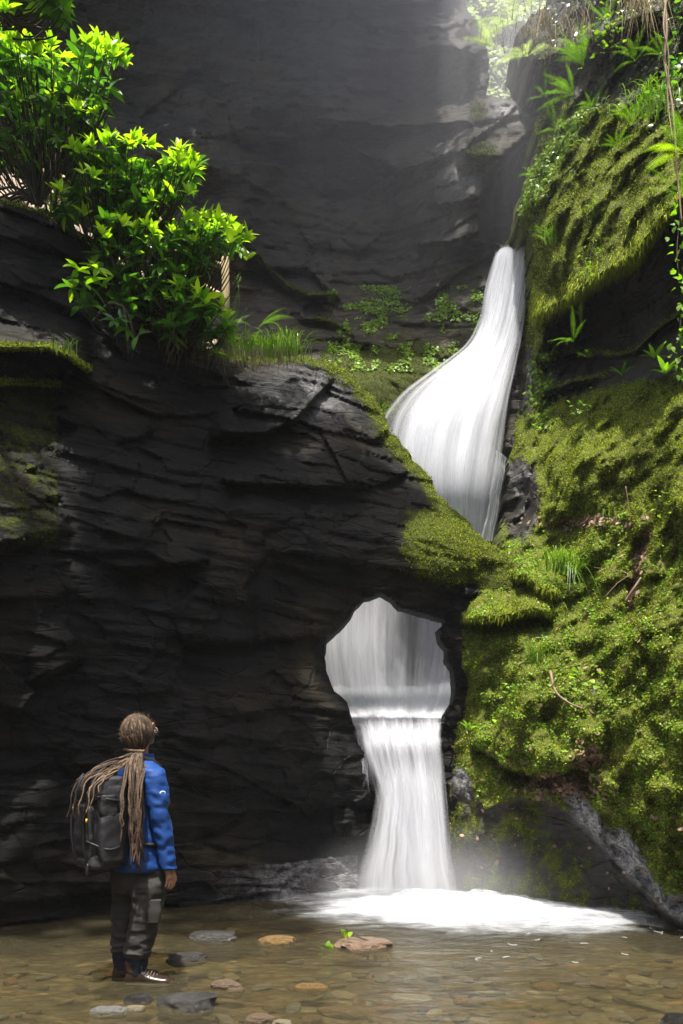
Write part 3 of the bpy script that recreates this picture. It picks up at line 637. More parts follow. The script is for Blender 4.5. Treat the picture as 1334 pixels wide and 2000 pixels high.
def fall_sheet(parent, left, right_, dY, fu, seed, dens, mat, bulge=0.25, n=(90, 120), inset=0.0, topy=None):
    """left/right: (px, py, Y) edge lines from top to bottom; dens(u, v) in 0..1"""
    Lp = np.array([p[:] for p in spline([V(*p) for p in left], n[1])]); Rp = np.array([p[:] for p in spline([V(*p) for p in right_], n[1])])
    u = np.linspace(0, 1, n[0]); v = np.linspace(0, 1, n[1]); U, VV = np.meshgrid(u, v)
    uu = inset + U * (1 - 2 * inset)
    pts = Lp[:, None, :] * (1 - uu[..., None]) + Rp[:, None, :] * uu[..., None]
    wid = np.linalg.norm(Rp - Lp, axis=1)[:, None]
    pts[..., 1] -= np.sin(np.pi * U) * bulge * wid - dY
    pts[..., 1] += 0.03 * vn(U * fu * 0.6, VV * 1.2, 0, seed) + 0.004 * vn(U * fu * 4, VV * 2, 3, seed)
    if topy is not None:        # rounded lobes where the water comes over the lip
        pts[..., 2] += topy(U) * np.exp(-VV * 14)
    # a wavering edge
    pts[..., 0] += 0.015 * vn(0, VV * 9, U * 2, seed + 3)
    L_ = np.linalg.norm(np.diff((Lp + Rp) / 2, axis=0), axis=1).sum()
    idx = np.arange(U.size).reshape(U.shape)
    q = np.stack([idx[:-1, :-1], idx[1:, :-1], idx[1:, 1:], idx[:-1, 1:]], -1).reshape(-1, 4)
    return mesh_np('water_sheet', pts.reshape(-1, 3), q, mat, parent, True, {'dens': dens(U, VV).ravel()}, np.stack([U, VV * L_ * 0.35], -1).reshape(-1, 2))
def fall(label, loc, specs):
    e = empty('waterfall', label, 'waterfall', loc)
    for s in specs:
        o = fall_sheet(e, *s[0], **s[1]); o.matrix_parent_inverse = Matrix.Translation(-Vector(loc))
    return e
fw = [fall_mat('falling_water', (0.80, 0.82, 0.88), 8, 0.24, 0.60, 1), fall_mat('falling_water_veil', (0.80, 0.82, 0.88), 12, 0.30, 0.78, 2), fall_mat('falling_water_mist', (0.80, 0.82, 0.88), 16, 0.34, 0.95, 3)]
def edge(U, a, b): return sm(0, a, U) * sm(0, b, 1 - U)
UL = [(970, 486, 11.45), (948, 555, 11.4), (934, 620, 11.3), (908, 672, 11.2), (842, 722, 10.9), (768, 780, 10.55), (728, 850, 10.45), (726, 960, 10.45), (752, 1050, 10.65)]
UR = [(1040, 486, 11.3), (1038, 550, 11.3), (1024, 640, 11.15), (1012, 710, 10.95), (998, 800, 10.6), (990, 880, 10.45), (978, 960, 10.4), (965, 1060, 10.6)]
lob = lambda U: 0.07 * np.abs(np.sin(np.pi * (U * 2.0))) - 0.02
du = lambda a, b, k=1.0, f0=0.0: (lambda U, Vv: np.clip(edge(U, a, b) * k * (1 - f0 * sm(0.5, 1, Vv)) * sm(-0.001, 0.012, Vv), 0, 1))
def du_core(U, Vv):        # densest in a band that leans right of centre
    c_ = 0.5 + 0.12 * np.sin(Vv * 5)
    return np.clip(edge(U, 0.10 + 0.34 * sm(.35, .8, Vv), 0.16) * (0.60 + 0.75 * np.exp(-((U - c_) / 0.26) ** 2)) * sm(-0.001, 0.012, Vv), 0, 1)
fall('white upper waterfall that fans out to the left behind the mossy arch', (1.9, 10.0, 3.3), [
    ((UL, UR, 0.10, 9, 1, du_core, fw[0]), dict(bulge=0.10, topy=lob)), ((UL, UR, 0.03, 14, 2, (lambda U, Vv: np.clip(edge(U, .14 + .3 * sm(.35, .8, Vv), .2) * .75 * sm(-.001, .012, Vv), 0, 1)), fw[1]), dict(bulge=0.13, topy=lob)),
    ((UL, UR, 0.08, 12, 4, (lambda U, Vv: np.clip(edge(U, .5, .3) * .8 * sm(-.001, .012, Vv), 0, 1)), fw[1]), dict(bulge=.05, inset=-.07, topy=lob)), ((UL, UR, 0.0, 20, 3, du(0.06, 0.08, 0.55), fw[2]), dict(bulge=0.16, inset=-0.02, topy=lob)),
    (([(1012, 660, 11.0), (1008, 740, 10.8), (1004, 830, 10.5), (996, 900, 10.35)], [(1040, 680, 10.9), (1038, 760, 10.7), (1024, 850, 10.4), (1008, 910, 10.3)], 0.0, 8, 5, du(0.3, 0.3, 0.24), fw[2]), dict()),
    (([(960, 880, 10.2), (950, 960, 10.3), (930, 1060, 10.5)], [(992, 900, 10.3), (985, 960, 10.3), (965, 1060, 10.4)], -0.05, 7, 6, du(0.25, 0.3, 0.6), fw[1]), dict())])
HL = [(625, 1060, 11.15), (608, 1180, 11.15), (608, 1270, 11.1), (628, 1350, 11.1), (656, 1399, 11.05), (670, 1409, 10.2), (684, 1414, 9.4), (697, 1421, 8.82), (702, 1450, 8.66), (716, 1500, 8.56), (733, 1560, 8.50), (744, 1630, 8.46), (748, 1700, 8.42), (750, 1762, 8.36)]
HR = [(945, 1060, 11.05), (960, 1180, 11.1), (955, 1270, 11.1), (930, 1350, 11.05), (905, 1393, 11.0), (893, 1403, 10.1), (880, 1409, 9.3), (870, 1417, 8.80), (868, 1450, 8.62), (872, 1500, 8.54), (878, 1560, 8.48), (884, 1630, 8.44), (890, 1700, 8.40), (897, 1762, 8.34)]
FL = [(722, 1450, 8.70), (722, 1500, 8.62), (716, 1560, 8.56), (696, 1630, 8.52), (676, 1700, 8.47), (660, 1764, 8.42)]
FR_ = [(858, 1450, 8.66), (862, 1500, 8.60), (870, 1560, 8.54), (882, 1630, 8.49), (896, 1700, 8.44), (912, 1764, 8.38)]
tail = lambda Vv: sm(0.62, 0.98, Vv)
fall('white lower waterfall pouring through the round hole into the pool', (1.0, 8.5, 0), [
    ((HL, HR, 0.10, 6, 11, lambda U, Vv: np.clip(edge(U, 0.03 + 0.12 * Vv + 0.3 * tail(Vv), 0.03 + 0.10 * Vv) * (0.54 - 0.08 * tail(Vv)), 0, 1), fw[0]), dict(bulge=0.04, n=(100, 190))),
    ((HL, HR, 0.05, 10, 12, lambda U, Vv: np.clip(edge(U, 0.2, 0.12) * (0.44 - 0.1 * tail(Vv)), 0, 1), fw[1]), dict(bulge=0.06, n=(100, 190))),
    ((HL, HR, 0.0, 14, 13, lambda U, Vv: np.clip(edge(U, 0.08, 0.06) * (0.38 - 0.1 * tail(Vv)), 0, 1), fw[2]), dict(bulge=0.08, inset=-0.015, n=(100, 190))),
    ((FL, FR_, 0.04, 6, 21, lambda U, Vv: np.clip(edge(U, 0.28, 0.15) * sm(0, .3, Vv) * 0.5, 0, 1), fw[0]), dict(bulge=0.10, n=(80, 70))),
    ((FL, FR_, -0.02, 10, 22, lambda U, Vv: np.clip(edge(U, 0.22, 0.12) * sm(0, .5, Vv) * 0.42, 0, 1), fw[2]), dict(bulge=0.14, inset=-.03, n=(80, 70))),
    (([(688, 1424, 9.0), (688, 1480, 8.85), (691, 1560, 8.75), (694, 1700, 8.6)], [(722, 1430, 8.98), (735, 1500, 8.82), (742, 1560, 8.7), (735, 1700, 8.5)], -0.02, 5, 14, lambda U, Vv: np.clip(edge(U, 0.3, 0.3) * 0.6 * (1 - sm(0.3, 0.85, Vv)), 0, 1), fw[2]), dict(bulge=0.1, n=(30, 60))),
    (([(690, 1388, 8.98), (690, 1412, 8.82), (700, 1450, 8.60), (714, 1500, 8.50)], [(874, 1380, 8.95), (872, 1408, 8.78), (870, 1450, 8.57), (873, 1500, 8.48)], -0.03, 9, 31, lambda U, Vv: np.clip(edge(U, 0.12, 0.1) * 0.62 * sm(0, .35, Vv) * (1 - sm(.6, 1, Vv)), 0, 1), fw[2]), dict(bulge=0.05, n=(60, 40))),
    (([(670, 1650, 8.6), (640, 1770, 8.45)], [(915, 1620, 8.6), (940, 1770, 8.4)], -0.12, 8, 15, lambda U, Vv: np.clip(edge(U, 0.4, 0.35) * 0.42 * sm(0, 1, Vv), 0, 1), fw[2]), dict(bulge=0.15, n=(50, 40)))])

# ------------------------------------------------------------------ foam where the fall meets the pool
m, N, L, out = nodes('foam')
tc = N('ShaderNodeTexCoord').outputs['Object']
na = noise(N, L, mapping(N, L, tc, (1.0, 2.2, 1)), 2.6, 6, 0.6, 0.5); den = attr(N, 'dens')
s = math_(N, L, 'ADD', math_(N, L, 'MULTIPLY', math_(N, L, 'SUBTRACT', na, 0.5), 1.5), den)
a = math_(N, L, 'MULTIPLY', ramp_out(N, L, s, [(0.1, 0.0), (1.5, 1.0)]), ramp_out(N, L, den, [(0.0, 0.0), (0.3, 0.9)]))
fc = mixc(N, L, ramp_out(N, L, noise(N, L, mapping(N, L, tc, (1.0, 2.0, 1)), 5.5, 7, 0.65, 0.8), [(0.35, 0.0), (0.6, 1.0)]), (0.34, 0.37, 0.41), (0.80, 0.83, 0.88))
d = N('ShaderNodeBsdfDiffuse'); L(fc, d.inputs[0])
bf = N('ShaderNodeBump'); bf.inputs['Strength'].default_value = 0.6; bf.inputs['Distance'].default_value = 0.08; L(na, bf.inputs['Height']); L(bf.outputs[0], d.inputs['Normal'])
t = N('ShaderNodeBsdfTranslucent'); t.inputs[0].default_value = (0.88, 0.90, 0.94, 1)
mx = N('ShaderNodeMixShader'); mx.inputs[0].default_value = 0.3; L(d.outputs[0], mx.inputs[1]); L(t.outputs[0], mx.inputs[2])
tr = N('ShaderNodeBsdfTransparent'); m2 = N('ShaderNodeMixShader'); L(a, m2.inputs[0]); L(tr.outputs[0], m2.inputs[1]); L(mx.outputs[0], m2.inputs[2])
L(m2.outputs[0], out.inputs[0]); M['foam'] = m
for k, (hh, sc_) in enumerate(((0.02, 1.08), (0.05, 0.95), (0.08, 0.82), (0.11, 0.62))):
    fx_, fy_ = np.meshgrid(np.arange(-1.4, 3.6, 0.03), np.arange(5.9, 9.0, 0.03))
    # outline: wide towards the right, tapering to a tip; soft towards the viewer
    cx_ = 1.05; ax = np.where(fx_ < cx_, 1.75, 2.1) * sc_; cyy_ = 7.72 - 0.16 * (fx_ - cx_)
    ay = np.where(fy_ < cyy_, 1.20, 1.2) * sc_ * np.where(fx_ < cx_, 1.0, 0.95)
    r_ = np.sqrt(((fx_ - cx_) / ax) ** 2 + ((fy_ - cyy_) / ay) ** 2) + 0.16 * fbm(fx_ * 2.2, fy_ * 4, k, 81, 4)
    den_ = np.clip(1.5 * (1 - r_), 0, 1) * (1, 1, .62, .45)[k] * (1 - 0.35 * np.abs(fbm(fx_ * 7, fy_ * 5, k, 88, 3)) * (k > 1))
    z_ = hh * np.clip(1.15 - r_, 0, 1) * (1 + 1.1 * fbm(fx_ * 3.0, fy_ * 3.5, k, 85, 4)) + 0.012 + 0.006 * k
    idx = np.arange(fx_.size).reshape(fx_.shape)
    q = np.stack([idx[:-1, :-1], idx[:-1, 1:], idx[1:, 1:], idx[1:, :-1]], -1)
    keep = (den_[:-1, :-1] > 0.001) | (den_[1:, 1:] > 0.001)
    o = mesh_np('foam', np.stack([fx_, fy_, z_], -1).reshape(-1, 3), q[keep], M['foam'], None, True, {'dens': den_.ravel()}); tag(o, kind='stuff')
# thin arcs of spray and drifting flecks
m, N, L, out = nodes('spray'); d = N('ShaderNodeBsdfDiffuse'); d.inputs[0].default_value = (0.85, 0.87, 0.9, 1); tr = N('ShaderNodeBsdfTransparent')
m2 = N('ShaderNodeMixShader'); m2.inputs[0].default_value = 0.30; L(tr.outputs[0], m2.inputs[1]); L(d.outputs[0], m2.inputs[2]); L(m2.outputs[0], out.inputs[0]); M['spray'] = m
sp = MB()
for i in range(1):
    x0 = rr.uniform(1.15, 1.75); y0 = rr.uniform(8.0, 8.3); hx = rr.uniform(0.3, 0.9); hz = rr.uniform(0.03, 0.16)
    sp.add(*tube([(x0 + hx * t_, y0 - 0.1 * t_, 0.08 + hz * 4 * t_ * (1 - t_) * (1 - .3 * t_)) for t_ in np.linspace(0, 1, 12)], rr.uniform(0.002, 0.005), 4, False))
for i in range(36):
    x0 = rr.uniform(0.9, 3.2); y0 = rr.uniform(5.6, 6.9); a_ = rr.uniform(0, 6.3); l_ = rr.uniform(0.02, 0.07); k_ = rr.uniform(-3, 3)
    if rr.random() > (y0 - 5.0) / 1.9: continue
    sp.add(*tube([(x0 + l_ * t_ * math.cos(a_ + k_ * t_), y0 + 1.2 * l_ * t_ * math.sin(a_ + k_ * t_), 0.014) for t_ in np.linspace(0, 1, 6)], 0.0035, 4, False))
tag(sp.build('spray', M['spray']), kind='stuff')
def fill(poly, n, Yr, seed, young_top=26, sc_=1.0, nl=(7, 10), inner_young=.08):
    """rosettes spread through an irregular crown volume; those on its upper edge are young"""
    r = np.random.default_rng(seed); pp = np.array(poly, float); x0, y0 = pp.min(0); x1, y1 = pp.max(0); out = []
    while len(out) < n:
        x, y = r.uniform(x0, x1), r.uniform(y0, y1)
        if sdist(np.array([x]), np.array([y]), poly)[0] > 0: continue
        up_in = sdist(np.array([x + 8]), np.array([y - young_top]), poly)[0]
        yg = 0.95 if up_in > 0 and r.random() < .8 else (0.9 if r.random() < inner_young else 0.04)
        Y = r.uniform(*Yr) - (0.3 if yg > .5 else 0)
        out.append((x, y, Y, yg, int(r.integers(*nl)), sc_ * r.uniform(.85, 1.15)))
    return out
polyA = [(-60, -60), (60, -60), (120, -20), (140, 20), (125, 50), (70, 20), (20, 30), (-60, 40)]
polyB = [(-80, 70), (20, 75), (60, 90), (110, 105), (150, 85), (175, 75), (215, 95), (250, 100), (245, 125), (215, 135), (215, 180), (185, 200), (200, 235), (160, 240), (175, 265), (100, 290), (60, 320), (-80, 330)]
polyC = [(150, 275), (200, 270), (250, 272), (300, 290), (350, 300), (385, 315), (388, 350), (370, 385), (300, 400), (290, 440), (330, 450), (300, 480), (200, 470), (150, 440), (105, 430), (60, 400), (110, 380), (150, 350), (120, 320)]
polyE = [(200, 560), (280, 560), (360, 590), (430, 600), (450, 640), (440, 690), (400, 680), (330, 660), (260, 620)]
polyD = [(190, 470), (230, 435), (290, 440), (340, 425), (400, 425), (440, 430), (470, 455), (480, 480), (465, 500), (430, 490), (420, 510), (370, 540), (400, 580), (430, 580), (420, 600), (380, 620), (330, 610), (260, 560), (200, 540), (170, 530), (190, 500)]
CL0 = 0
CL = dict(A=fill(polyA, 42, (7.0, 7.6), 1, 0, 1.15), B=fill(polyB, 250, (7.9, 9.0), 2), C=fill(polyC, 210, (8.0, 9.0), 3), D=fill(polyD, 210, (8.1, 9.1), 4) + fill(polyE, 60, (8.1, 8.7), 14, 0, 1.15, inner_young=0))
CL['D'] = [c for c in CL['D'] if not (412 < c[0] < 468 and 490 < c[1] < 592)]
_m = ((GF['moss'] > .55) & (GF['px'] > 560) & (GF['py'] < 1170)) | ((GF['px'] < 125) & (GF['py'] > 655) & (GF['py'] < 1062))
_l = [P(np.array([c[0]]), np.array([c[1]]), np.array([c[2]]))[0] for k in 'BCD' for c in CL[k] if c[0] > -20 and not (k == 'D' and c[1] > 570)][::2] + list(GF['v'][_m][::25])
_l += [np.array(V(x, y, 8.4)) for x in range(400, 600, 15) for y in (610, 660, 700)] + [np.array(V(x, y, 7.5)) for x, y in ((150, 530), (180, 560), (230, 630))]
_b = [v_ for v_ in GF['v'][(GF['px'] < 122) & (GF['py'] > 655) & (GF['py'] < 1050)][::20]]; LR = np.array([.12] * len(_l) + [.25] * len(_b)); _l = np.array(_l + _b); LIT = _l[:, :2] - _l[:, 2:] * np.array([SUN.x, SUN.y]) / SUN.z
# ------------------------------------------------------------------ unseen trees added above the view; leaves laid along sun rays to shade walls
def shade_canopy(name, label, targets, zc, trunk, seed, n, size=0.3):
    r = np.random.default_rng(seed)
    k = r.integers(0, len(targets), n); p = targets[k] + r.normal(0, 0.05, (n, 3)) * [1, 1, .3]
    z = zc + r.normal(0, 0.45, n); t = (z - p[:, 2]) / SUN.z
    c = p + t[:, None] * np.array(SUN)[None]
    q2 = c[:, :2] - c[:, 2:] * np.array([SUN.x, SUN.y]) / SUN.z; keep = np.ones(n, bool)
    for i in range(0, n, 500):
        keep[i:i + 500] = ((((q2[i:i + 500, None] - LIT[None]) ** 2).sum(-1)) > LR[None] ** 2).all(1)
    c = c[keep]; n = len(c)
    a = r.normal(0, 1, (n, 3)); a[:, 2] *= 0.4; a /= np.linalg.norm(a, axis=1, keepdims=True)
    b = np.cross(a, r.normal(0, .35, (n, 3)) + [0, 0, 1]); b /= np.linalg.norm(b, axis=1, keepdims=True)
    s = size * r.uniform(.6, 1.1, (n, 1))
    v = np.stack([c - a * s, c - b * s * .5, c + a * s, c + b * s * .5], 1).reshape(-1, 3)
    e = empty(name, label, 'tree', (trunk[0]))
    o = mesh_np('crown', v, np.arange(4 * n).reshape(n, 4), M['mid'], e); o.matrix_parent_inverse = Matrix.Translation(-Vector(trunk[0])); tag(o, kind='stuff')
    mb = MB(); pts = spline(trunk, 14); mb.add(*tube(pts, [0.28 - 0.2 * i / 13 for i in range(14)], 8))
    rb = random.Random(seed)
    for i in range(14):
        q = Vector(c[rb.randrange(n)]); s0 = pts[rb.randrange(6, 14)]
        mb.add(*tube(spline([s0, (s0 + q) / 2 + Vector((0, 0, .3)), q], 6), [.07, .05, .04, .03, .02, .01], 5))
    t_ = mb.build('trunk', M['stem'], e); t_.matrix_parent_inverse = Matrix.Translation(-Vector(trunk[0]))
px, py, v = GF['px'], GF['py'], GF['v']
topd = -sdist(px, py, outer_front)
sh = (topd > 45 + 15 * vn(px / 30, py / 30, 0, 3)) & ~((px < 128 + 30 * vn(py / 30, 1, 1, 9)) & (py > 640) & (py < 1062)) & ~((px > 735) & (py < 1150)) & ~((px > 555) & (py < 830) & (py < 870 - (px - 560) * .3)) & (px < 800) & ~((px > 590 - 30 * vn(py / 60, 0, 0, 6)) & (py > 1130)) & ~((px > 640) & (topd < 80))
sh |= (px < 170) & (topd > 30) & (py > 520)
sh &= ~((px > 150) & (px < 560) & (topd < 135)) & ~((px < 150) & (py > 610) & (py < 1090)) & ~((px < 190) & (py > 610) & (py < 740))
wat = np.stack([RNG.uniform(-4.5, -0.2, 4000), RNG.uniform(6.6, 8.2, 4000), np.zeros(4000)], -1)
shade_canopy('added_shade_tree', 'unseen tree added to shade the front cliff and pool, leaning from the left bank', np.vstack([v[sh], wat, np.stack([RNG.uniform(.0, 1.4, 2500), RNG.uniform(8.85, 9.9, 2500), np.full(2500, 1.85)], -1)]), 11.0, [(-7.5, 4, 6.5), (-6, 4.5, 9), (-3, 4.6, 10.6), (0.5, 4.6, 11)], 21, 15000, 0.20)
px, py, v = GB['px'], GB['py'], GB['v']
sh = (RNG.random(len(px)) > sm(760, 880, px) * .97) & (px < 960) & (py > -150) & (py < 690) & (px > -150)
sh &= ~((px > 430) & (px < 670) & (np.abs(py - line_y(px, L_b1)) < 14))
shade_canopy('added_shade_tree', 'unseen tree added on the cliff top to shade the back wall', v[sh], 15.5, [(-6, 15, 13), (-4, 13, 14.4), (-1, 11.5, 15.2), (1.0, 11, 15.6)], 22, 9000, 0.3)

# ------------------------------------------------------------------ moss tufts and small-leaved ground cover (past counting)
def sample(G, n, wfun, seed):
    v, q = G['v'], G['q']; a, b, c, d = [v[q[:, i]] for i in range(4)]
    nr = np.cross(c - a, d - b); ar = np.linalg.norm(nr, axis=1) / 2; nr = nr / np.maximum(2 * ar[:, None], 1e-9)
    cx_, cy_ = G['px'][q].mean(1), G['py'][q].mean(1)
    wt = ar * np.clip(wfun(cx_, cy_, G['moss'][q].mean(1), nr), 0, 5); wt = wt / wt.sum()
    r = np.random.default_rng(seed); k = r.choice(len(q), n, p=wt); s, t = r.random((2, n, 1))
    p = (a[k] * (1 - s) + b[k] * s) * (1 - t) + (d[k] * (1 - s) + c[k] * s) * t
    nk = nr[k]; flip = (nk * (np.array([0, 0, CZ]) - p)).sum(1) < 0; nk[flip] *= -1
    return p, nk, cx_[k], cy_[k], r
def inview(px, py): return ((px > -160) & (px < 1480) & (py > -120) & (py < 1900)).astype(float)
def tufts(name, parts, mat, per, size, spread, upb=0.3, droop=0.0, wid=0.35):
    P_, Nn = np.vstack([p[0] for p in parts]), np.vstack([p[1] for p in parts]); n = len(P_); r = parts[0][4]
    P_ = np.repeat(P_, per, 0); Nn = np.repeat(Nn, per, 0)
    d = Nn + r.normal(0, spread, P_.shape) + np.array([0, 0, upb - droop]); d /= np.linalg.norm(d, axis=1, keepdims=True)
    s = size * r.uniform(0.5, 1.3, (len(P_), 1)); base = P_ + r.normal(0, size * 0.6, P_.shape) - Nn * size * 0.15
    side = np.cross(d, r.normal(0, 1, P_.shape)); side /= np.linalg.norm(side, axis=1, keepdims=True)
    tip = base + d * s - np.array([0, 0, 1]) * droop * s
    v = np.stack([base - side * s * wid, base + side * s * wid, tip], 1).reshape(-1, 3)
    o = mesh_np(name, v, np.arange(len(v)).reshape(-1, 3), mat); return tag(o, kind='stuff')
wm = lambda thr, k=1.0, f=None: (lambda px, py, m, n: inview(px, py) * (m > thr) * m * k * (1 if f is None else f(px, py, n)))
clump = lambda px, py, s, th: sm(th, th + 0.25, fbm(px / 28, py / 28, 0, s, 3) * 1.6)
nearw = lambda px, py, n: 1 + 1.2 * (py > 750)
tufts('moss', [sample(GR, 90000, wm(0.5, 1, nearw), 1), sample(GF, 22000, wm(0.5), 2)], M['moss'], 3, 0.015, 0.7)
tufts('dark_moss', [sample(GR, 30000, wm(0.3, 1, lambda px, py, n: 0.15 + clump(px, py, 5, 0.1) * 2), 3), sample(GF, 7000, wm(0.35), 4), sample(GB, 16000, wm(0.45), 5)], M['moss_dark'], 3, 0.019, 0.7)
# hanging fringe under the overhang
fr_ = lambda px, py, n: 12 * np.exp(-((py - line_y(px, L_r1) + 8) / 22.) ** 2) * (px > 1040) + 4 * np.exp(-((py - line_y(px, L_r3) + 4) / 14.) ** 2) * (px < 1100) + 4 * np.exp(-((py - line_y(px, L_r4)) / 14.) ** 2) * (px < 1100) * (px > 970)
tufts('hanging_moss', [sample(GR, 7000, lambda px, py, m, n: inview(px, py) * fr_(px, py, n) * (fr_(px, py, n) > 0.4), 6)], M['moss'], 3, 0.032, 0.5, 0.0, 1.1, 0.16)
# leafy ground cover: small round leaves
def leaflets(name, parts, mat, size, upb=0.6, spr=0.5):
    P_, Nn = np.vstack([p[0] for p in parts]), np.vstack([p[1] for p in parts]); r = parts[0][4]; n = len(P_)
    d = Nn + r.normal(0, spr, P_.shape) + [0, -0.15, upb]; d /= np.linalg.norm(d, axis=1, keepdims=True)
    a = np.cross(d, r.normal(0, 1, P_.shape)); a /= np.linalg.norm(a, axis=1, keepdims=True); b = np.cross(d, a)
    s = size * r.uniform(0.5, 1.25, (n, 1)); c = P_ + Nn * r.uniform(0.005, 0.03, (n, 1))
    ks = [(-1, 0), (-.45, .62), (.45, .62), (1, 0), (.45, -.62), (-.45, -.62)]
    v = np.stack([c + (a * k + b * l) * s + d * s * (0.25 * abs(k)) for k, l in ks], 1).reshape(-1, 3)
    base = (np.arange(n) * 6)[:, None]
    f = np.concatenate([base + [0, 1, 2, 3], base + [0, 3, 4, 5]])
    return tag(mesh_np(name, v, f, mat), kind='stuff')
gcf = lambda px, py, n: (sm(-0.12, 0.25, fbm(px / 60, py / 45, 0, 15, 4) + 0.35 * sm(1150, 1300, py) + 0.25 * (px > 1150) - 0.5 * (py < 1060)) * sm(0.1, -0.25, fbm(px / 14, py / 14, 0, 16, 2))) * (py > 900)
leaflets('ground_cover', [sample(GR, 15000, lambda px, py, m, n: inview(px, py) * (m > .5) * gcf(px, py, n) * (py < line_y(px, L_slab) - 8), 7)], M['leaf_small'], 0.0125)
gc2 = lambda px, py, n: np.exp(-(((px - 1200) / 14. + (py - 190) / 60.) ** 2)) * 0 + ((px > 1040) & (py > 110) & (py < 470) & (py < 330 + (1160 - px) * 0.9)) * sm(-.1, .3, fbm(px / 26, py / 26, 0, 25, 3))
leaflets('ivy_leaves', [sample(GR, 5200, lambda px, py, m, n: inview(px, py) * (gc2(px, py, n) + 1.5 * ((px > 1240) & (py < 260)) + 1.0 * ((py < 130) & (px > 1030)) ), 8)], M['ivy'], 0.028, 0.25)
leaflets('ivy_leaves', [sample(GR, 1400, lambda px, py, m, n: inview(px, py) * (np.exp(-((px - (1150 - (py - 200) * 0.62)) / 22.) ** 2) * (py > 200) * (py < 420) + np.exp(-((px - 1060) / 18.) ** 2) * (py > 690) * (py < 840)), 9)], M['leaf_small'], 0.028, 0.2)
leaflets('creeping_plants', [sample(GB, 4500, lambda px, py, m, n: inview(px, py) * sm(0.0, .3, fbm(px / 24, py / 20, 0, 35, 3)) * ((py > 560) & (py < 730) & (px > 640) & (px < 945)), 10)], M['leaf_small'], 0.022, 0.3)
leaflets('leaf_litter', [sample(GR, 2600, lambda px, py, m, n: inview(px, py) * (2.2 * np.exp(-(((px - 1095) / 50.) ** 2 + ((py - 1535) / 16.) ** 2)) + 2 * np.exp(-(((px - 1150) / 20.) ** 2 + ((py - 1480) / 20.) ** 2))
      + 1.2 * np.exp(-((px - (1262 - (py - 1040) * 0.22)) / 9.) ** 2) * (py > 1030) * (py < 1190) + 0.9 * np.exp(-(((px - 1150) / 60.) ** 2 + ((py - 1020) / 9.) ** 2)) + 0.005 * (py > 1000)), 11)], M['litter'], 0.024, 0.2)

leaflets('hillside_foliage', [sample(GU, 9000, lambda px, py, m, n: 1.0 * (py < 330), 12)], M['pale'], 0.05, 0.3)  # bright glow of the gap is put into the leaf colour
# ------------------------------------------------------------------ leaves, rosettes, shrubs
def leaf_me(name, L_, W_, mat, curve=0.25, fold=0.25, seg=5, tw=0.0):
    v, f = [], []
    for i in range(seg + 1):
        t = i / seg; w_ = W_ * math.sin(math.pi * min(1, t ** 0.8 * 0.98 + 0.01)) ** 0.85 * (1 if i < seg else 0) * .5; x = L_ * t; z = -curve * L_ * t * t
        a = tw * t
        v += [(x, -w_ * math.cos(a), z + fold * w_ - w_ * math.sin(a)), (x, 0, z), (x, w_ * math.cos(a), z + fold * w_ + w_ * math.sin(a))]
    for i in range(seg):
        a = 3 * i; f += [(a, a + 3, a + 4, a + 1), (a + 1, a + 4, a + 5, a + 2)]
    me = bpy.data.meshes.new(name); me.from_pydata(v, [], f); me.polygons.foreach_set('use_smooth', [True] * len(f)); me.materials.append(mat); me.update(); return me
LV = {k: [leaf_me('leaf', 0.135 * s, 0.050 * s * wf, M[k], c_, .3, 5, tw_) for s, wf, c_, tw_ in ((1, 1, .18, .2), (.85, 1.1, .3, -.3), (1.12, .9, .42, 0), (.95, 1, .1, .4))] for k in ('young', 'mid', 'old')}
def me_arr(me):
    a = np.zeros(len(me.vertices) * 3); me.vertices.foreach_get('co', a); return a.reshape(-1, 3), [tuple(p.vertices) for p in me.polygons]
LVA = {id(m_): me_arr(m_) for k in LV for m_ in LV[k]}
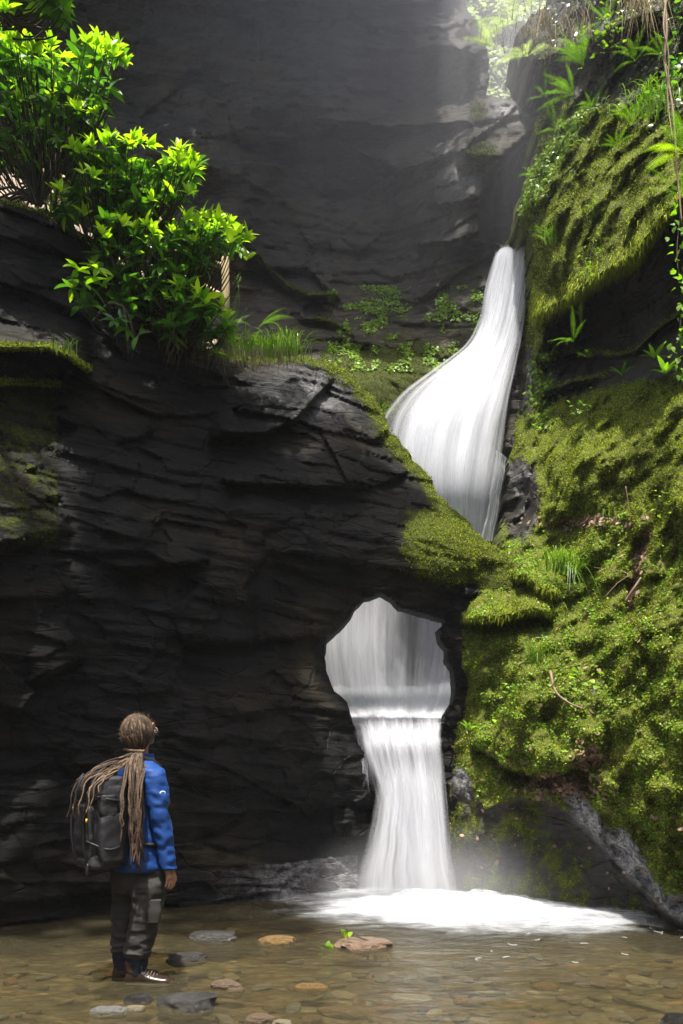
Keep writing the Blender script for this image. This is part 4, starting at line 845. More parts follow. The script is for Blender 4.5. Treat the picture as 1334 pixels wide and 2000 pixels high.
def shrub(name, label, root, clusters, seed, cat='shrub', maxobj=290):
    """clusters: (px, py, Y, kind weight young 0..1, n leaves, scale)"""
    r = random.Random(seed); rootv = Vector(root); e = empty(name, label, cat, root)
    items = []; st = MB(); T = Matrix.Translation(-rootv)
    for (px, py, Y, yg, nl, sc_) in clusters:
        c = V(px, py, Y); up = Vector((r.uniform(-.35, .5), r.uniform(-.55, .15), 1)).normalized()
        qa = up.to_track_quat('Z', 'X')
        for i in range(nl):
            az = i * 2.4 + r.uniform(-.3, .3); el = r.uniform(.35, 1.35) if yg > .5 else r.uniform(-.45, .75)
            k = 'young' if r.random() < yg else ('mid' if r.random() < .62 else 'old')
            s = sc_ * (r.uniform(.6, 1.05) if yg > .5 else r.uniform(.85, 1.35))
            q = qa @ Euler((0, -el, az), 'XYZ').to_quaternion() if False else qa @ (Matrix.Rotation(az, 4, 'Z') @ Matrix.Rotation(-el, 4, 'Y') @ Matrix.Rotation(r.uniform(-.5, .5), 4, 'X')).to_quaternion()
            Mx = Matrix.LocRotScale(c + up * 0.02 * r.random(), q, Vector((s, s, s)))
            items.append((Y + (0 if py > 0 and px > 0 else 5) + r.random() * .6, r.choice(LV[k]), Mx, k))
        # twig back toward the root
        mid = c.lerp(rootv, r.uniform(.25, .45)) - Vector((0, -.15, r.uniform(.1, .25)))
        st.add(*tube(spline([c, c.lerp(mid, .5) - up * .08, mid], 5), [.004, .005, .006, .008, .009], 4, False))
        if r.random() < 0.22: st.add(*tube(spline([mid, mid.lerp(rootv, .5) + Vector((0, 0, .1)), rootv], 7), [.010, .011, .013, .015, .017, .019, .022], 5, False))
    st.v = [a - np.array(root) for a in st.v]; st.build('stem', M['stem'], e)
    items.sort(key=lambda t: t[0])
    for _, me, Mx, k in items[:maxobj]: link_me('leaf', me, e, T @ Mx)
    for k in LV:
        rest = MB()
        for _, me, Mx, kk in items[maxobj:]:
            if kk != k: continue
            a, f = LVA[id(me)]; A = np.array(T @ Mx); rest.add(a @ A[:3, :3].T + A[:3, 3], f)
        if rest.v: tag(rest.build('leaves', M[k], e), kind='stuff')
    return e
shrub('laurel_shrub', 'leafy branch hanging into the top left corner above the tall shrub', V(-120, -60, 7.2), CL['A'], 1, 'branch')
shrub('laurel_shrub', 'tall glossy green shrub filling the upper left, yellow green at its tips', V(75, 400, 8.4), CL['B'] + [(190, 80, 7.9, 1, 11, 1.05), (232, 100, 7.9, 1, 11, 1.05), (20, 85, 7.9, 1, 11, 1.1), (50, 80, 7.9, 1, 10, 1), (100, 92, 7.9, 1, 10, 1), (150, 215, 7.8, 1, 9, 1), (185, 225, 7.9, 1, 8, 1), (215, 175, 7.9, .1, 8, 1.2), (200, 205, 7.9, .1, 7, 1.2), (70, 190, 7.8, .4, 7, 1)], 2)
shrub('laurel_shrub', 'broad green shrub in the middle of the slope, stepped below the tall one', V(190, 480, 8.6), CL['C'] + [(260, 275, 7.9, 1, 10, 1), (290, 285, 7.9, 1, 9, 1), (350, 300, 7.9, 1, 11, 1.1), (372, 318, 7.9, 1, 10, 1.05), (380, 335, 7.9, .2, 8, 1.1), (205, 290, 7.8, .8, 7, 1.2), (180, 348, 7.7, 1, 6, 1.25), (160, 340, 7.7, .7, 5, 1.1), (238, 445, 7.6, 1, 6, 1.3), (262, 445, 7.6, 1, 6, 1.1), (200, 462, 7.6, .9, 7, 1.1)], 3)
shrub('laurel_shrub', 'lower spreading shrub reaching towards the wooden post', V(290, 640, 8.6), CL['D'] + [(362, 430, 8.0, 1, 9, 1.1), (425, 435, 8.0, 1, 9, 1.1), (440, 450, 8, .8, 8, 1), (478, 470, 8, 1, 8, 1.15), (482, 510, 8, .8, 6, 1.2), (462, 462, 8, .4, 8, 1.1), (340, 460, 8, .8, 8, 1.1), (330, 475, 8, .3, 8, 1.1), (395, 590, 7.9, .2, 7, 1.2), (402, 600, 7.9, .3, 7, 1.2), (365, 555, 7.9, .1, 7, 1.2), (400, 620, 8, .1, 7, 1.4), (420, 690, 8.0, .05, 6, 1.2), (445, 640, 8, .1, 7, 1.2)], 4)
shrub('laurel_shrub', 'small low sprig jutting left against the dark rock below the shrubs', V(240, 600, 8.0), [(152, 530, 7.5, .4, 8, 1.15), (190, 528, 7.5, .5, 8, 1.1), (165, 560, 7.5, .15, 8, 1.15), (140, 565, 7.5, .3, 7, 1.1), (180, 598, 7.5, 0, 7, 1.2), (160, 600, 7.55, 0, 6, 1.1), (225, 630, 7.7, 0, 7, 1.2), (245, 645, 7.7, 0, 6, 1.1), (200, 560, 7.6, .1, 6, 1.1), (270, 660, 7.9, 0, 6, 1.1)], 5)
# bare upright stems by the lit path
mb = MB()
for x0, y0, x1, y1 in ((62, 400, 40, 250), (70, 405, 66, 200), (75, 408, 30, 300), (92, 412, 82, 250), (110, 420, 108, 300), (78, 405, 130, 330), (60, 395, 10, 330), (100, 415, 98, 260), (330, 640, 318, 520), (345, 650, 350, 560)):
    a, b_ = V(x0, y0, 8.3), V(x1, y1, 8.2); mb.add(*tube(spline([a, a.lerp(b_, .5) + Vector((random.uniform(-.04, .04), 0, 0)), b_], 8), [.012 - .001 * i for i in range(8)], 5))
tag(mb.build('bare_stems', M['stem']), 'bare dark stems rising in front of the lit path bank', 'stems', kind='stuff')

# ------------------------------------------------------------------ ferns
def frond_me(L_, W_, mat, pairs=26, arch=0.5, seed=0):
    r = random.Random(seed); v, f = [], []
    def ctr(t): return Vector((L_ * (t - 0.12 * arch * t * t), 0, L_ * (0.55 * t - arch * t * t)))
    for i in range(12):
        a, b_ = ctr(i / 12), ctr((i + 1) / 12); w_ = .004 * (1 - i / 13); n = len(v)
        v += [a + Vector((0, -w_, 0)), a + Vector((0, w_, 0)), b_ + Vector((0, w_, 0)), b_ + Vector((0, -w_, 0))]; f.append((n, n + 1, n + 2, n + 3))
    for i in range(pairs):
        t = 0.14 + 0.84 * i / pairs; c = ctr(t); tn = (ctr(t + .02) - c).normalized(); wl = W_ * math.sin(math.pi * (0.12 + 0.86 * (1 - (1 - t)) ** .9 * 0 + 0.88 * t)) ** .8 * .5
        if t < .35: wl = W_ * .5 * (0.55 + t)
        for sgn in (-1, 1):
            side = Vector((0.45 * tn.x, sgn, 0.45 * tn.z - 0.18)).normalized(); w2 = max(.003, wl * .055)
            k = 5
            for j in range(k):       # toothed pinna
                s0, s1 = j / k, (j + 1) / k; ww = w2 * (1 - s0 * .75)
                p0, p1 = c + side * wl * s0, c + side * wl * (s1 + .03); n = len(v)
                v += [p0 - tn * ww, (p0 + p1) / 2 - tn * ww * 1.35, p1, (p0 + p1) / 2 + tn * ww * 1.35, p0 + tn * ww]; f.append((n, n + 1, n + 2, n + 3, n + 4))
    me = bpy.data.meshes.new('frond'); me.from_pydata([tuple(q) for q in v], [], f); me.materials.append(mat); me.update(); return me
FR = [frond_me(1, .19, M['fern'], 26, a, i) for i, a in enumerate((.45, .75, 1.05, .2))]
FRP = [frond_me(1, .22, M['pale'], 24, a, i) for i, a in enumerate((.45, .9))]
def fern(label, px, py, Y, n, L_, az0=0, spread=3.1, tilt=0.3, seed=0, mes=None, lean=(0, -1), cat='fern'):
    r = random.Random(seed); e = empty('fern', label, cat, V(px, py, Y))
    for i in range(n):
        az = az0 + (i / max(1, n - 1) - .5) * 2 * spread + r.uniform(-.2, .2); s = L_ * r.uniform(.7, 1.15)
        q = Matrix.Rotation(az, 4, 'Z') @ Matrix.Rotation(-r.uniform(-.1, .7) - tilt, 4, 'Y') @ Matrix.Rotation(r.uniform(-.4, .4), 4, 'X')
        link_me('frond', r.choice(mes or FR), e, q @ Matrix.Diagonal((s, s, s, 1)))
    return e
LFT, CAMD = math.pi, -math.pi / 2
fern('bright fern with upright fronds beside the wooden post', 450, 655, 8.3, 9, .42, -1.2, 2.6, .5, 1)
fern('leafy fern spilling over the cliff edge between the grass tufts', 505, 690, 8.4, 8, .34, -1.4, 1.5, .1, 61)
fern('low fern at the left of the grass under the lower shrub', 425, 680, 8.4, 8, .34, -1.7, 1.5, .1, 62)
fern('small fern frond tip sticking out right of the upright fern', 505, 640, 8.4, 4, .38, 0.1, .5, .35, 2)
fern('fern beneath the shrub leaves, left of the post base', 390, 650, 8.4, 7, .36, -1.6, 1.8, .4, 3)
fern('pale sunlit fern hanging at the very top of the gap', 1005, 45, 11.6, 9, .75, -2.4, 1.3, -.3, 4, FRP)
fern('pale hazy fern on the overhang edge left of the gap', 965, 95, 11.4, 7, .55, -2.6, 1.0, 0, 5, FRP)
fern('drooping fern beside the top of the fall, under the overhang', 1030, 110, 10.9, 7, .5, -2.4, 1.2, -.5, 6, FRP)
fern('fern with long fronds reaching left above the ivy wall', 1140, 130, 9.8, 14, .55, -2.7, .9, .1, 7)
fern('lower fern with slender fronds above the ivy wall', 1120, 185, 9.7, 10, .42, -2.8, .7, -.2, 8)
fern('brightest yellow green fern cut by the right edge', 1338, 300, 7.0, 9, .45, -2.5, 1.2, 0, 9, [frond_me(1, .28, M['young'], 26, .7, 3), frond_me(1, .28, M['fern'], 26, .4, 4)])
fern('bright fern below the brightest one at the right edge', 1330, 380, 7.2, 7, .36, -2.4, 1.2, -.3, 10)
fern('bright leafy fern among grass high on the right slope', 1235, 245, 8.3, 9, .36, -2.0, 1.6, .2, 11)
fern('fern hanging in the dark hollow under the overhang', 1120, 668, 9.3, 7, .34, -2.6, 1.1, -.3, 12)
fern('small upright fern above the fern in the dark hollow', 1135, 630, 9.3, 5, .26, -1.8, 1.2, .6, 13)
fern('single light fern leaf low on the mossy boulder', 1052, 1420, 7.55, 3, .14, .4, .5, .1, 14)
fern('small fern sprig at the edge of the arch by the white water', 748, 805, 9.0, 5, .16, -.6, 1.4, .4, 15)
fern('tiny fern on the moss rim right of the long grass', 640, 692, 8.8, 4, .18, -.8, 1.4, .6, 16)
for k_, (x_, y_, Y_, n_, l_, lb) in enumerate(((1185, 45, 9.4, 8, .34, 'fern above the trailing branch near the top of the right bank'), (1240, 120, 8.9, 8, .34, 'fern under the hanging pale roots at the upper right'), (1295, 110, 8.0, 7, .3, 'fern right of the hanging vines near the top edge'),
        (1085, 255, 10.2, 6, .3, 'small fern in the ivy above the upper moss slope'), (1155, 215, 9.6, 7, .3, 'fern between the ivy and the upper right grass'), (1065, 190, 10.5, 6, .32, 'small fern in the dark wall left of the ivy'),
        (1205, 290, 8.8, 6, .26, 'fern low in the upper moss slope, left of the bright leafy fern'), (1060, 470, 10.2, 5, .22, 'fern sprout beside the top of the waterfall'), (1150, 700, 9.0, 5, .2, 'tiny fern on a ledge inside the dark hollow'), (1250, 760, 8.2, 6, .2, 'fern on the moss line below the dark hollow'))):
    fern(lb, x_, y_, Y_, n_, l_, -2.2, 1.4, .1, 40 + k_)
fern('strap leaved fern clump on the shelf at the right edge', 1300, 730, 7.8, 7, .2, -1.8, 2.2, .5, 17, [leaf_me('frond', 1, .22, M['fern'], .45, .2, 7)])
fern('fern rosette just left of the shelf clump', 1278, 700, 7.9, 6, .17, -1.8, 2.0, .7, 18, [leaf_me('frond', 1, .22, M['fern'], .45, .2, 7)])
fern('strap leaved plant below the hanging fern in the dark hollow', 1215, 735, 8.5, 7, .17, -1.8, 2.0, .7, 19, [leaf_me('frond', 1, .2, M['mid'], .45, .2, 7)])
fern('yellow leaf tip poking out left of the moss bulge', 1045, 345, 10.4, 3, .28, -3.0, .5, -.1, 20)
fern('small green plant on the ledge right of the round hole', 915, 1425, 8.3, 5, .14, -1.6, 2.0, .5, 21, [leaf_me('frond', 1, .4, M['fern'], .3, .2, 5)])
fern('thin herb standing on the arch in front of the white fan', 895, 1003, 9.0, 5, .2, -1.0, 1.8, .9, 22, [frond_me(1, .25, M['fern'], 7, .5, 7)])

# ------------------------------------------------------------------ grass tufts
def grass(label, px, py, Y, n, L_, lean=(0, -0.25), seed=0, mat='grass', wid=.006, droop=1.0, spread=.06, name='grass_tuft'):
    r = random.Random(seed); c = V(px, py, Y); e_v, e_f = [], []
    for i in range(n):
        a = r.uniform(0, 6.28); out_ = Vector((math.cos(a) * .5 + lean[0], math.sin(a) * .5 + lean[1], 0)) * r.uniform(.4, 1.1); l = L_ * r.uniform(.5, 1.1)
        b0 = Vector((r.gauss(0, spread), r.gauss(0, spread * .5), 0)); sd = Vector((-out_.y, out_.x, 0)).normalized() if out_.length > .05 else Vector((1, 0, 0)); n0 = len(e_v)
        S = 7
        for j in range(S + 1):
            t = j / S; p = b0 + out_ * l * (t * .5 + .5 * t * t) + Vector((0, 0, l * (1.05 * t - droop * (.35 + .5 * out_.length) * t ** 2.3)))
            w_ = wid * (1 - t ** 2.5) * .5 + .0006; e_v += [p - sd * w_, p + sd * w_]
        for j in range(S): e_f.append((n0 + 2 * j, n0 + 2 * j + 1, n0 + 2 * j + 3, n0 + 2 * j + 2))
    me = bpy.data.meshes.new(name); me.from_pydata([tuple(q) for q in e_v], [], e_f); me.polygons.foreach_set('use_smooth', [True] * len(e_f)); me.materials.append(M[mat]); me.update()
    o = link_me(name, me, None, Matrix.Translation(c)); return tag(o, label, 'grass')
grass('long arching grass tuft hanging over the cliff edge by the mossy rim', 545, 698, 8.45, 170, .52, (.1, -.35), 1, spread=.14, droop=1.35)
grass('grass tuft left of the long arching one, among dry stalks', 470, 695, 8.5, 120, .42, (-.05, -.3), 2, spread=.16)
grass('dry straw coloured grass drooping over the dark rock edge', 505, 712, 8.4, 110, .40, (.05, -.6), 3, 'straw', .004, 2.2, .22, 'dry_grass')
grass('brown dead grass and roots under the lower shrub', 385, 690, 8.5, 130, .42, (-.1, -.5), 4, 'straw', .0035, 2.4, .25, 'dry_grass')
grass('small grass tuft on the mossy ledge at the left edge', 122, 688, 6.5, 26, .22, (0, 0), 5, wid=.007, spread=.05)
grass('large bright grass tuft on the mossy slope above the ledges', 1095, 1115, 8.2, 150, .44, (.05, -.3), 6, spread=.10, droop=1.1)
grass('drooping grass blades under the large bright tuft', 1110, 1120, 8.15, 50, .38, (.2, -.6), 7, droop=2.2, spread=.06)
grass('upright grass tuft above the heart shaped leaves', 1050, 1300, 7.8, 60, .36, (-.05, -.1), 8, spread=.05, droop=.6)
grass('thin grass tuft above the waterfall at the moss edge', 1078, 478, 9.9, 34, .42, (-.45, -.3), 9, spread=.05)
grass('grass tuft growing out of the moss bulge', 1180, 425, 9.0, 40, .42, (-.1, -.3), 10, spread=.07, droop=1.4)
grass('grass tuft hanging from the upper right slope among ferns', 1265, 225, 8.2, 90, .42, (-.2, -.4), 11, spread=.16, droop=1.5)
grass('tall grass at the right edge above the bright ferns', 1300, 200, 8.0, 70, .40, (-.1, -.3), 12, spread=.12, droop=1.2)
grass('small grass tuft at the right edge in the green cover', 1302, 1310, 6.75, 16, .18, (0, -.2), 13, spread=.03)
grass('few thin blades on the slope above the large grass tuft', 1185, 1008, 8.0, 14, .2, (.1, -.3), 14, spread=.05)
grass('dry hanging grass on the overhang left of the upper ferns', 1085, 70, 10.3, 130, .6, (-.2, -.6), 15, 'straw', .005, 2.6, .35, 'dry_grass')
grass('pale hanging roots and straw beneath the top right bank', 1248, 20, 8.7, 90, .62, (-.05, -.35), 16, 'straw', .005, 3.2, .12, 'dry_grass')
grass('short grass sprouting near the mossy shelf tip', 940, 1205, 8.5, 24, .12, (0, -.2), 17, spread=.08)
# flower stalk by the post
mb = MB(); mb.add(*tube([V(468, 610, 8.5), V(467, 580, 8.5), V(465, 548, 8.5)], [.004, .003, .002], 5)); 
for i in range(26):
    c = V(465 + random.gauss(0, 3.5), 545 + random.gauss(0, 6), 8.5); mb.add(*tube([c, c + Vector((random.uniform(-.02, .02), -.01, .012))], [.007, .002], 5))
tag(mb.build('flower_stalk', M['leaf_small']), 'slim green flower stalk standing right of the wooden post', 'flower')

# ------------------------------------------------------------------ broad-leaved plants and vines on the right
def sprig(name, label, cat, pts, n, kind, size, seed, hang=0.4, rad=.004, spread=.05, wf=.8):
    r = random.Random(seed); P0 = [V(*p) for p in pts]; e = empty(name, label, cat, P0[0]); T = Matrix.Translation(-P0[0])
    me = [leaf_me('leaf', size * s, size * wf * s, M[kind], .25, .2, 4) for s in (.8, 1, 1.15)]
    c = spline(P0, max(8, n // 2)); mb = MB(); v_, f_ = tube([q - P0[0] for q in c], [rad] * len(c), 5); mb.add(v_, f_); mb.build('stem', M['twig'] if rad > .006 else M['stem'], e)
    for i in range(n):
        p = c[int(r.random() * (len(c) - 1))].lerp(c[-1], 0) + Vector((r.gauss(0, spread), r.gauss(-.03, .02), r.gauss(0, spread)))
        q = Matrix.Rotation(r.uniform(-3.1, 0) , 4, 'Z') @ Matrix.Rotation(r.uniform(-.2, .9) * hang * 2, 4, 'Y') @ Matrix.Rotation(r.uniform(-.5, .5), 4, 'X')
        link_me('leaf', r.choice(me), e, T @ Matrix.Translation(p) @ q)
    return e
sprig('creeper', 'leafy creeper hanging down the right edge beside the dark hollow', 'vine', [(1330, 400, 7.0), (1322, 500, 6.95), (1332, 580, 6.9), (1326, 680, 6.9), (1334, 760, 6.9)], 90, 'fern', .055, 1, .7)
sprig('creeper', 'ivy strand with dark leaves along the top right edge', 'vine', [(1320, 0, 7.6), (1325, 80, 7.6), (1310, 160, 7.6), (1325, 230, 7.6)], 60, 'mid', .06, 2, .6, spread=.12)
sprig('creeper', 'bright leaved trailing branch left of the hanging roots', 'vine', [(1222, -10, 9.3), (1200, 50, 9.3), (1170, 80, 9.3), (1160, 110, 9.3)], 70, 'leaf_small', .06, 3, .5, spread=.12)
sprig('leafy_plant', 'pale heart leaved plant on the ledge right of the upright grass', 'plant', [(1090, 1340, 7.35), (1120, 1320, 7.3), (1150, 1345, 7.2)], 34, 'leaf_small', .055, 4, .3, spread=.07, wf=1)
sprig('leafy_plant', 'pale heart leaved trailing plant left of the upright grass', 'plant', [(965, 1385, 8.0), (1000, 1350, 7.9), (1040, 1335, 7.8)], 34, 'leaf_small', .045, 5, .3, spread=.07, wf=1)
sprig('leafy_plant', 'small leafed plant on the bulge above the dark hollow', 'plant', [(1140, 560, 8.7), (1160, 470, 8.7)], 26, 'leaf_small', .05, 6, .4, spread=.06)
sprig('leafy_plant', 'bright small leaves at the right edge of the mossy slope', 'plant', [(1285, 990, 7.0), (1300, 950, 7.0)], 16, 'leaf_small', .04, 7, .3, spread=.06)
sprig('leafy_plant', 'green leaves at the foot of the hollow above the moss slope', 'plant', [(1120, 810, 9.0), (1150, 775, 8.9)], 22, 'leaf_small', .05, 8, .4, spread=.06)
def stick(name, label, pts, rad, mat='twig', cat='stem', n=16):
    P0 = [V(*p) for p in pts]; c = spline(P0, n); mb = MB(); mb.add(*tube(c, [rad * (1 - .5 * i / n) for i in range(n)], 6)); return tag(mb.build(name, M[mat]), label, cat)
stick('hanging_vine', 'long pale bare vine hanging down the right side from the top edge', [(1296, -20, 7.2), (1302, 60, 7.15), (1298, 120, 7.15), (1312, 200, 7.1), (1318, 260, 7.05), (1322, 330, 7.0), (1332, 440, 6.95)], .014, cat='vine', n=40)
stick('hanging_vine', 'second thinner vine twined beside the long pale one', [(1304, -20, 7.2), (1296, 50, 7.12), (1306, 110, 7.1), (1304, 190, 7.1), (1314, 280, 7.0)], .009, cat='vine', n=30)
stick('branch', 'curved dead stick on the slope below the pale heart leaved plants', [(1075, 1312, 7.45), (1085, 1350, 7.3), (1110, 1372, 7.2), (1140, 1385, 7.15)], .014, cat='stick')
stick('branch', 'pale broken stick lying in the crevice of leaf litter', [(1222, 1175, 7.0), (1238, 1150, 6.95), (1252, 1128, 6.95)], .016, cat='stick')
stick('branch', 'thin arching twig left of the crevice', [(1180, 1168, 7.15), (1205, 1140, 7.1), (1225, 1120, 7.1), (1160, 1108, 7.4)], .005, cat='stick')
stick('branch', 'slender upright red brown stalk on the moss slope', [(1222, 950, 7.6), (1226, 975, 7.6), (1228, 998, 7.6)], .005, 'litter', cat='stick')

# ------------------------------------------------------------------ wooden fence by the path
M['pw'] = M['wood']
fe = empty('wooden_fence', 'weathered wooden handrail with a pale post, half hidden by the shrubs', 'fence', V(440, 640, 9.6))
fo = V(440, 640, 9.6)
def post(px, y0, y1, Y, r_):
    mb = MB(); a, b_ = V(px, y1, Y) - fo, V(px, y0, Y) - fo
    pts = [a, a.lerp(b_, .5) + Vector((.006, 0, 0)), b_ - Vector((0, 0, .02)), b_]; mb.add(*tube(pts, [r_ * 1.04, r_, r_ * .98, r_ * .82], 14)); mb.build('post', M['wood'], fe)
post(440, 503, 660, 9.6, .047); post(316, 415, 520, 9.9, .045)
def rail(p, r_):
    mb = MB(); mb.add(*tube([q - fo for q in spline([V(*a) for a in p], 12)], r_, 10)); mb.build('rail', M['wood'], fe)
rail([(310, 480, 9.85), (360, 498, 9.75), (438, 520, 9.62)], .032); rail([(330, 535, 9.8), (385, 552, 9.7), (436, 580, 9.62)], .032)
rail([(-30, 300, 10.3), (60, 330, 10.2), (130, 352, 10.1), (316, 430, 9.9)], .04)

# ------------------------------------------------------------------ the leafy twig on the pink stone
bp = [(615, 1832, 6.4), (640, 1826, 6.4), (672, 1830, 6.35), (700, 1838, 6.3), (730, 1850, 6.25), (742, 1868, 6.2)]
b0 = V(*bp[0]); be_ = empty('fallen_branch', 'curved twig with fresh green leaves lying across the pink brown stone', 'branch', b0)
c = spline([V(*p) + Vector((0, 0, .03)) for p in bp], 20); mb = MB(); mb.add(*[x for x in tube([q - b0 for q in c], .006, 6)]); mb.add(*tube([q - b0 for q in spline([c[8], V(682, 1830, 6.3), V(676, 1812, 6.3)], 8)], .004, 5)); mb.build('stem', M['stem'], be_)
r = random.Random(3); mes = [leaf_me('leaf', .05 * s, .032 * s, M['young' if s > 1 else 'fern'], .3, .2, 4) for s in (.8, 1, 1.2)]
for cx_, cy_, n in ((645, 1846, 7), (622, 1850, 2), (712, 1850, 12), (722, 1860, 8), (678, 1815, 4), (672, 1845, 4), (740, 1862, 4)):
    for i in range(n):
        p = V(cx_ + r.gauss(0, 6), cy_ + r.gauss(0, 4), 6.22) - b0
        link_me('leaf', r.choice(mes), be_, Matrix.Translation(p) @ Matrix.Rotation(r.uniform(0, 6.3), 4, 'Z') @ Matrix.Rotation(r.uniform(.2, 1.4), 4, 'Y'))
# ------------------------------------------------------------------ the person
OP = Vector((-1.337, 5.4, -0.035))
fw_, rt_ = Vector((.77, .64, 0)), Vector((.64, -.77, 0))
def G(a, b, z): return rt_ * a + fw_ * b + Vector((0, 0, z))
pe = empty('person', 'person standing in the stream in a blue jacket and grey trousers with long brown dreadlocks', 'person', OP)
M['skin'] = simple_mat('skin', (0.50, 0.27, 0.18), 0.5, 0.4, 0.1, 30, 0.1)
M['jacket'] = simple_mat('blue_jacket', (0.005, 0.048, 0.22), 0.65, 0.4, 0.12, 60, 0.2, 0.004)
M['trouser'] = simple_mat('grey_trousers', (0.036, 0.034, 0.032), 0.8, 0.3, 0.15, 60, 0.3, 0.004)
M['hair'] = simple_mat('brown_hair', (0.085, 0.056, 0.042), 0.6, 0.4, 0.6, 60, 0.8, 0.008, (1, 1, .4))
M['dread'] = [simple_mat('dreadlock_%s' % k, c_, 0.7, 0.3, 0.5, 70, 0.9, 0.006) for k, c_ in (('brown', (0.075, 0.048, 0.030)), ('fair', (0.15, 0.10, 0.06)), ('dark', (0.032, 0.021, 0.015)))]
M['sock'] = simple_mat('navy_sock', (0.022, 0.028, 0.045), 0.9, 0.1, 0.2, 120, 0.6, 0.004)
M['boot'] = simple_mat('wet_brown_leather', (0.030, 0.017, 0.012), 0.28, 0.7, 0.3, 25, 0.5, 0.006)
M['bootcuff'] = simple_mat('tan_suede', (0.065, 0.04, 0.024), 0.8, 0.2, 0.2, 40, 0.4, 0.005)
M['lace'] = simple_mat('lace', (0.12, 0.10, 0.08), 0.6); M['sole'] = simple_mat('rubber_sole', (0.02, 0.018, 0.016), 0.5)
M['pack'] = simple_mat('black_nylon', (0.013, 0.013, 0.016), 0.5, 0.45, 0.2, 18, 0.6, 0.012)
M['strap'] = simple_mat('black_webbing', (0.007, 0.007, 0.009), 0.55, 0.4, 0.2, 90, 0.4, 0.003)
M['lid'] = simple_mat('grey_nylon', (0.035, 0.035, 0.042), 0.5, 0.45, 0.2, 18, 0.5, 0.01)
M['yellow'] = simple_mat('yellow_tag', (0.75, 0.42, 0.03), 0.5); M['whiteprint'] = simple_mat('white_print', (0.7, 0.72, 0.75), 0.5)
def loft(rings, nseg=36, sub=10, wr=0.0, wf=(9, 9, 16), seed=0, capt=True, capb=True, pw=2.3, axes=None):
    """rings: (centre Vector, ra, rb) bottom to top"""
    A, B = axes or (rt_, fw_)
    C_ = np.array([r_[0][:] for r_ in rings]); Ra = np.array([r_[1] for r_ in rings]); Rb = np.array([r_[2] for r_ in rings])
    t = np.linspace(0, len(rings) - 1, (len(rings) - 1) * sub + 1); ix = np.arange(len(rings))
    def cr(Y):
        out_ = np.zeros((len(t),) + Y.shape[1:]); k = np.minimum(t.astype(int), len(rings) - 2); f = (t - k)
        if Y.ndim > 1: f = f[:, None]
        g = lambda i: Y[np.clip(i, 0, len(rings) - 1)]
        a, b, c, d = g(k - 1), g(k), g(k + 1), g(k + 2)
        return 0.5 * (2 * b + (c - a) * f + (2 * a - 5 * b + 4 * c - d) * f ** 2 + (-a + 3 * b - 3 * c + d) * f ** 3)
    C2, A2, B2 = cr(C_), cr(Ra), cr(Rb); th = np.linspace(0, 2 * np.pi, nseg, endpoint=False)
    ca, sa = np.cos(th), np.sin(th); ca, sa = np.sign(ca) * np.abs(ca) ** (2 / pw), np.sign(sa) * np.abs(sa) ** (2 / pw)
    v = C2[:, None] + A2[:, None, None] * ca[None, :, None] * np.array(A)[None, None] + B2[:, None, None] * sa[None, :, None] * np.array(B)[None, None]
    if wr:
        n_ = v - C2[:, None]; n_ /= np.maximum(np.linalg.norm(n_, axis=2, keepdims=True), 1e-6)
        d_ = fbm(v[..., 0] * wf[0], v[..., 1] * wf[1], v[..., 2] * wf[2] + 2.5 * v[..., 0] * wf[0] / 9, seed, 3); d_ = 1 - 2 * np.abs(d_) * 1.6
        v = v + n_ * (d_ * wr)[..., None]
    H = len(t); v = v.reshape(-1, 3); f = []
    for i in range(H - 1):
        for k in range(nseg): f.append((i * nseg + k, i * nseg + (k + 1) % nseg, (i + 1) * nseg + (k + 1) % nseg, (i + 1) * nseg + k))
    if capb: f.append(tuple(range(nseg))[::-1])
    if capt: f.append(tuple((H - 1) * nseg + k for k in range(nseg)))
    return v, f
def part(name, shapes, mat, parent=pe, smooth=True):
    mb = MB()
    for v, f in shapes: mb.add(v, f)
    return mb.build(name, mat, parent, smooth)
hd = Vector((.020, -.01, 1.64)); fh = Vector((.42, .86, .24)).normalized(); rh = Vector((.90, -.44, 0)).normalized(); uh = rh.cross(fh)
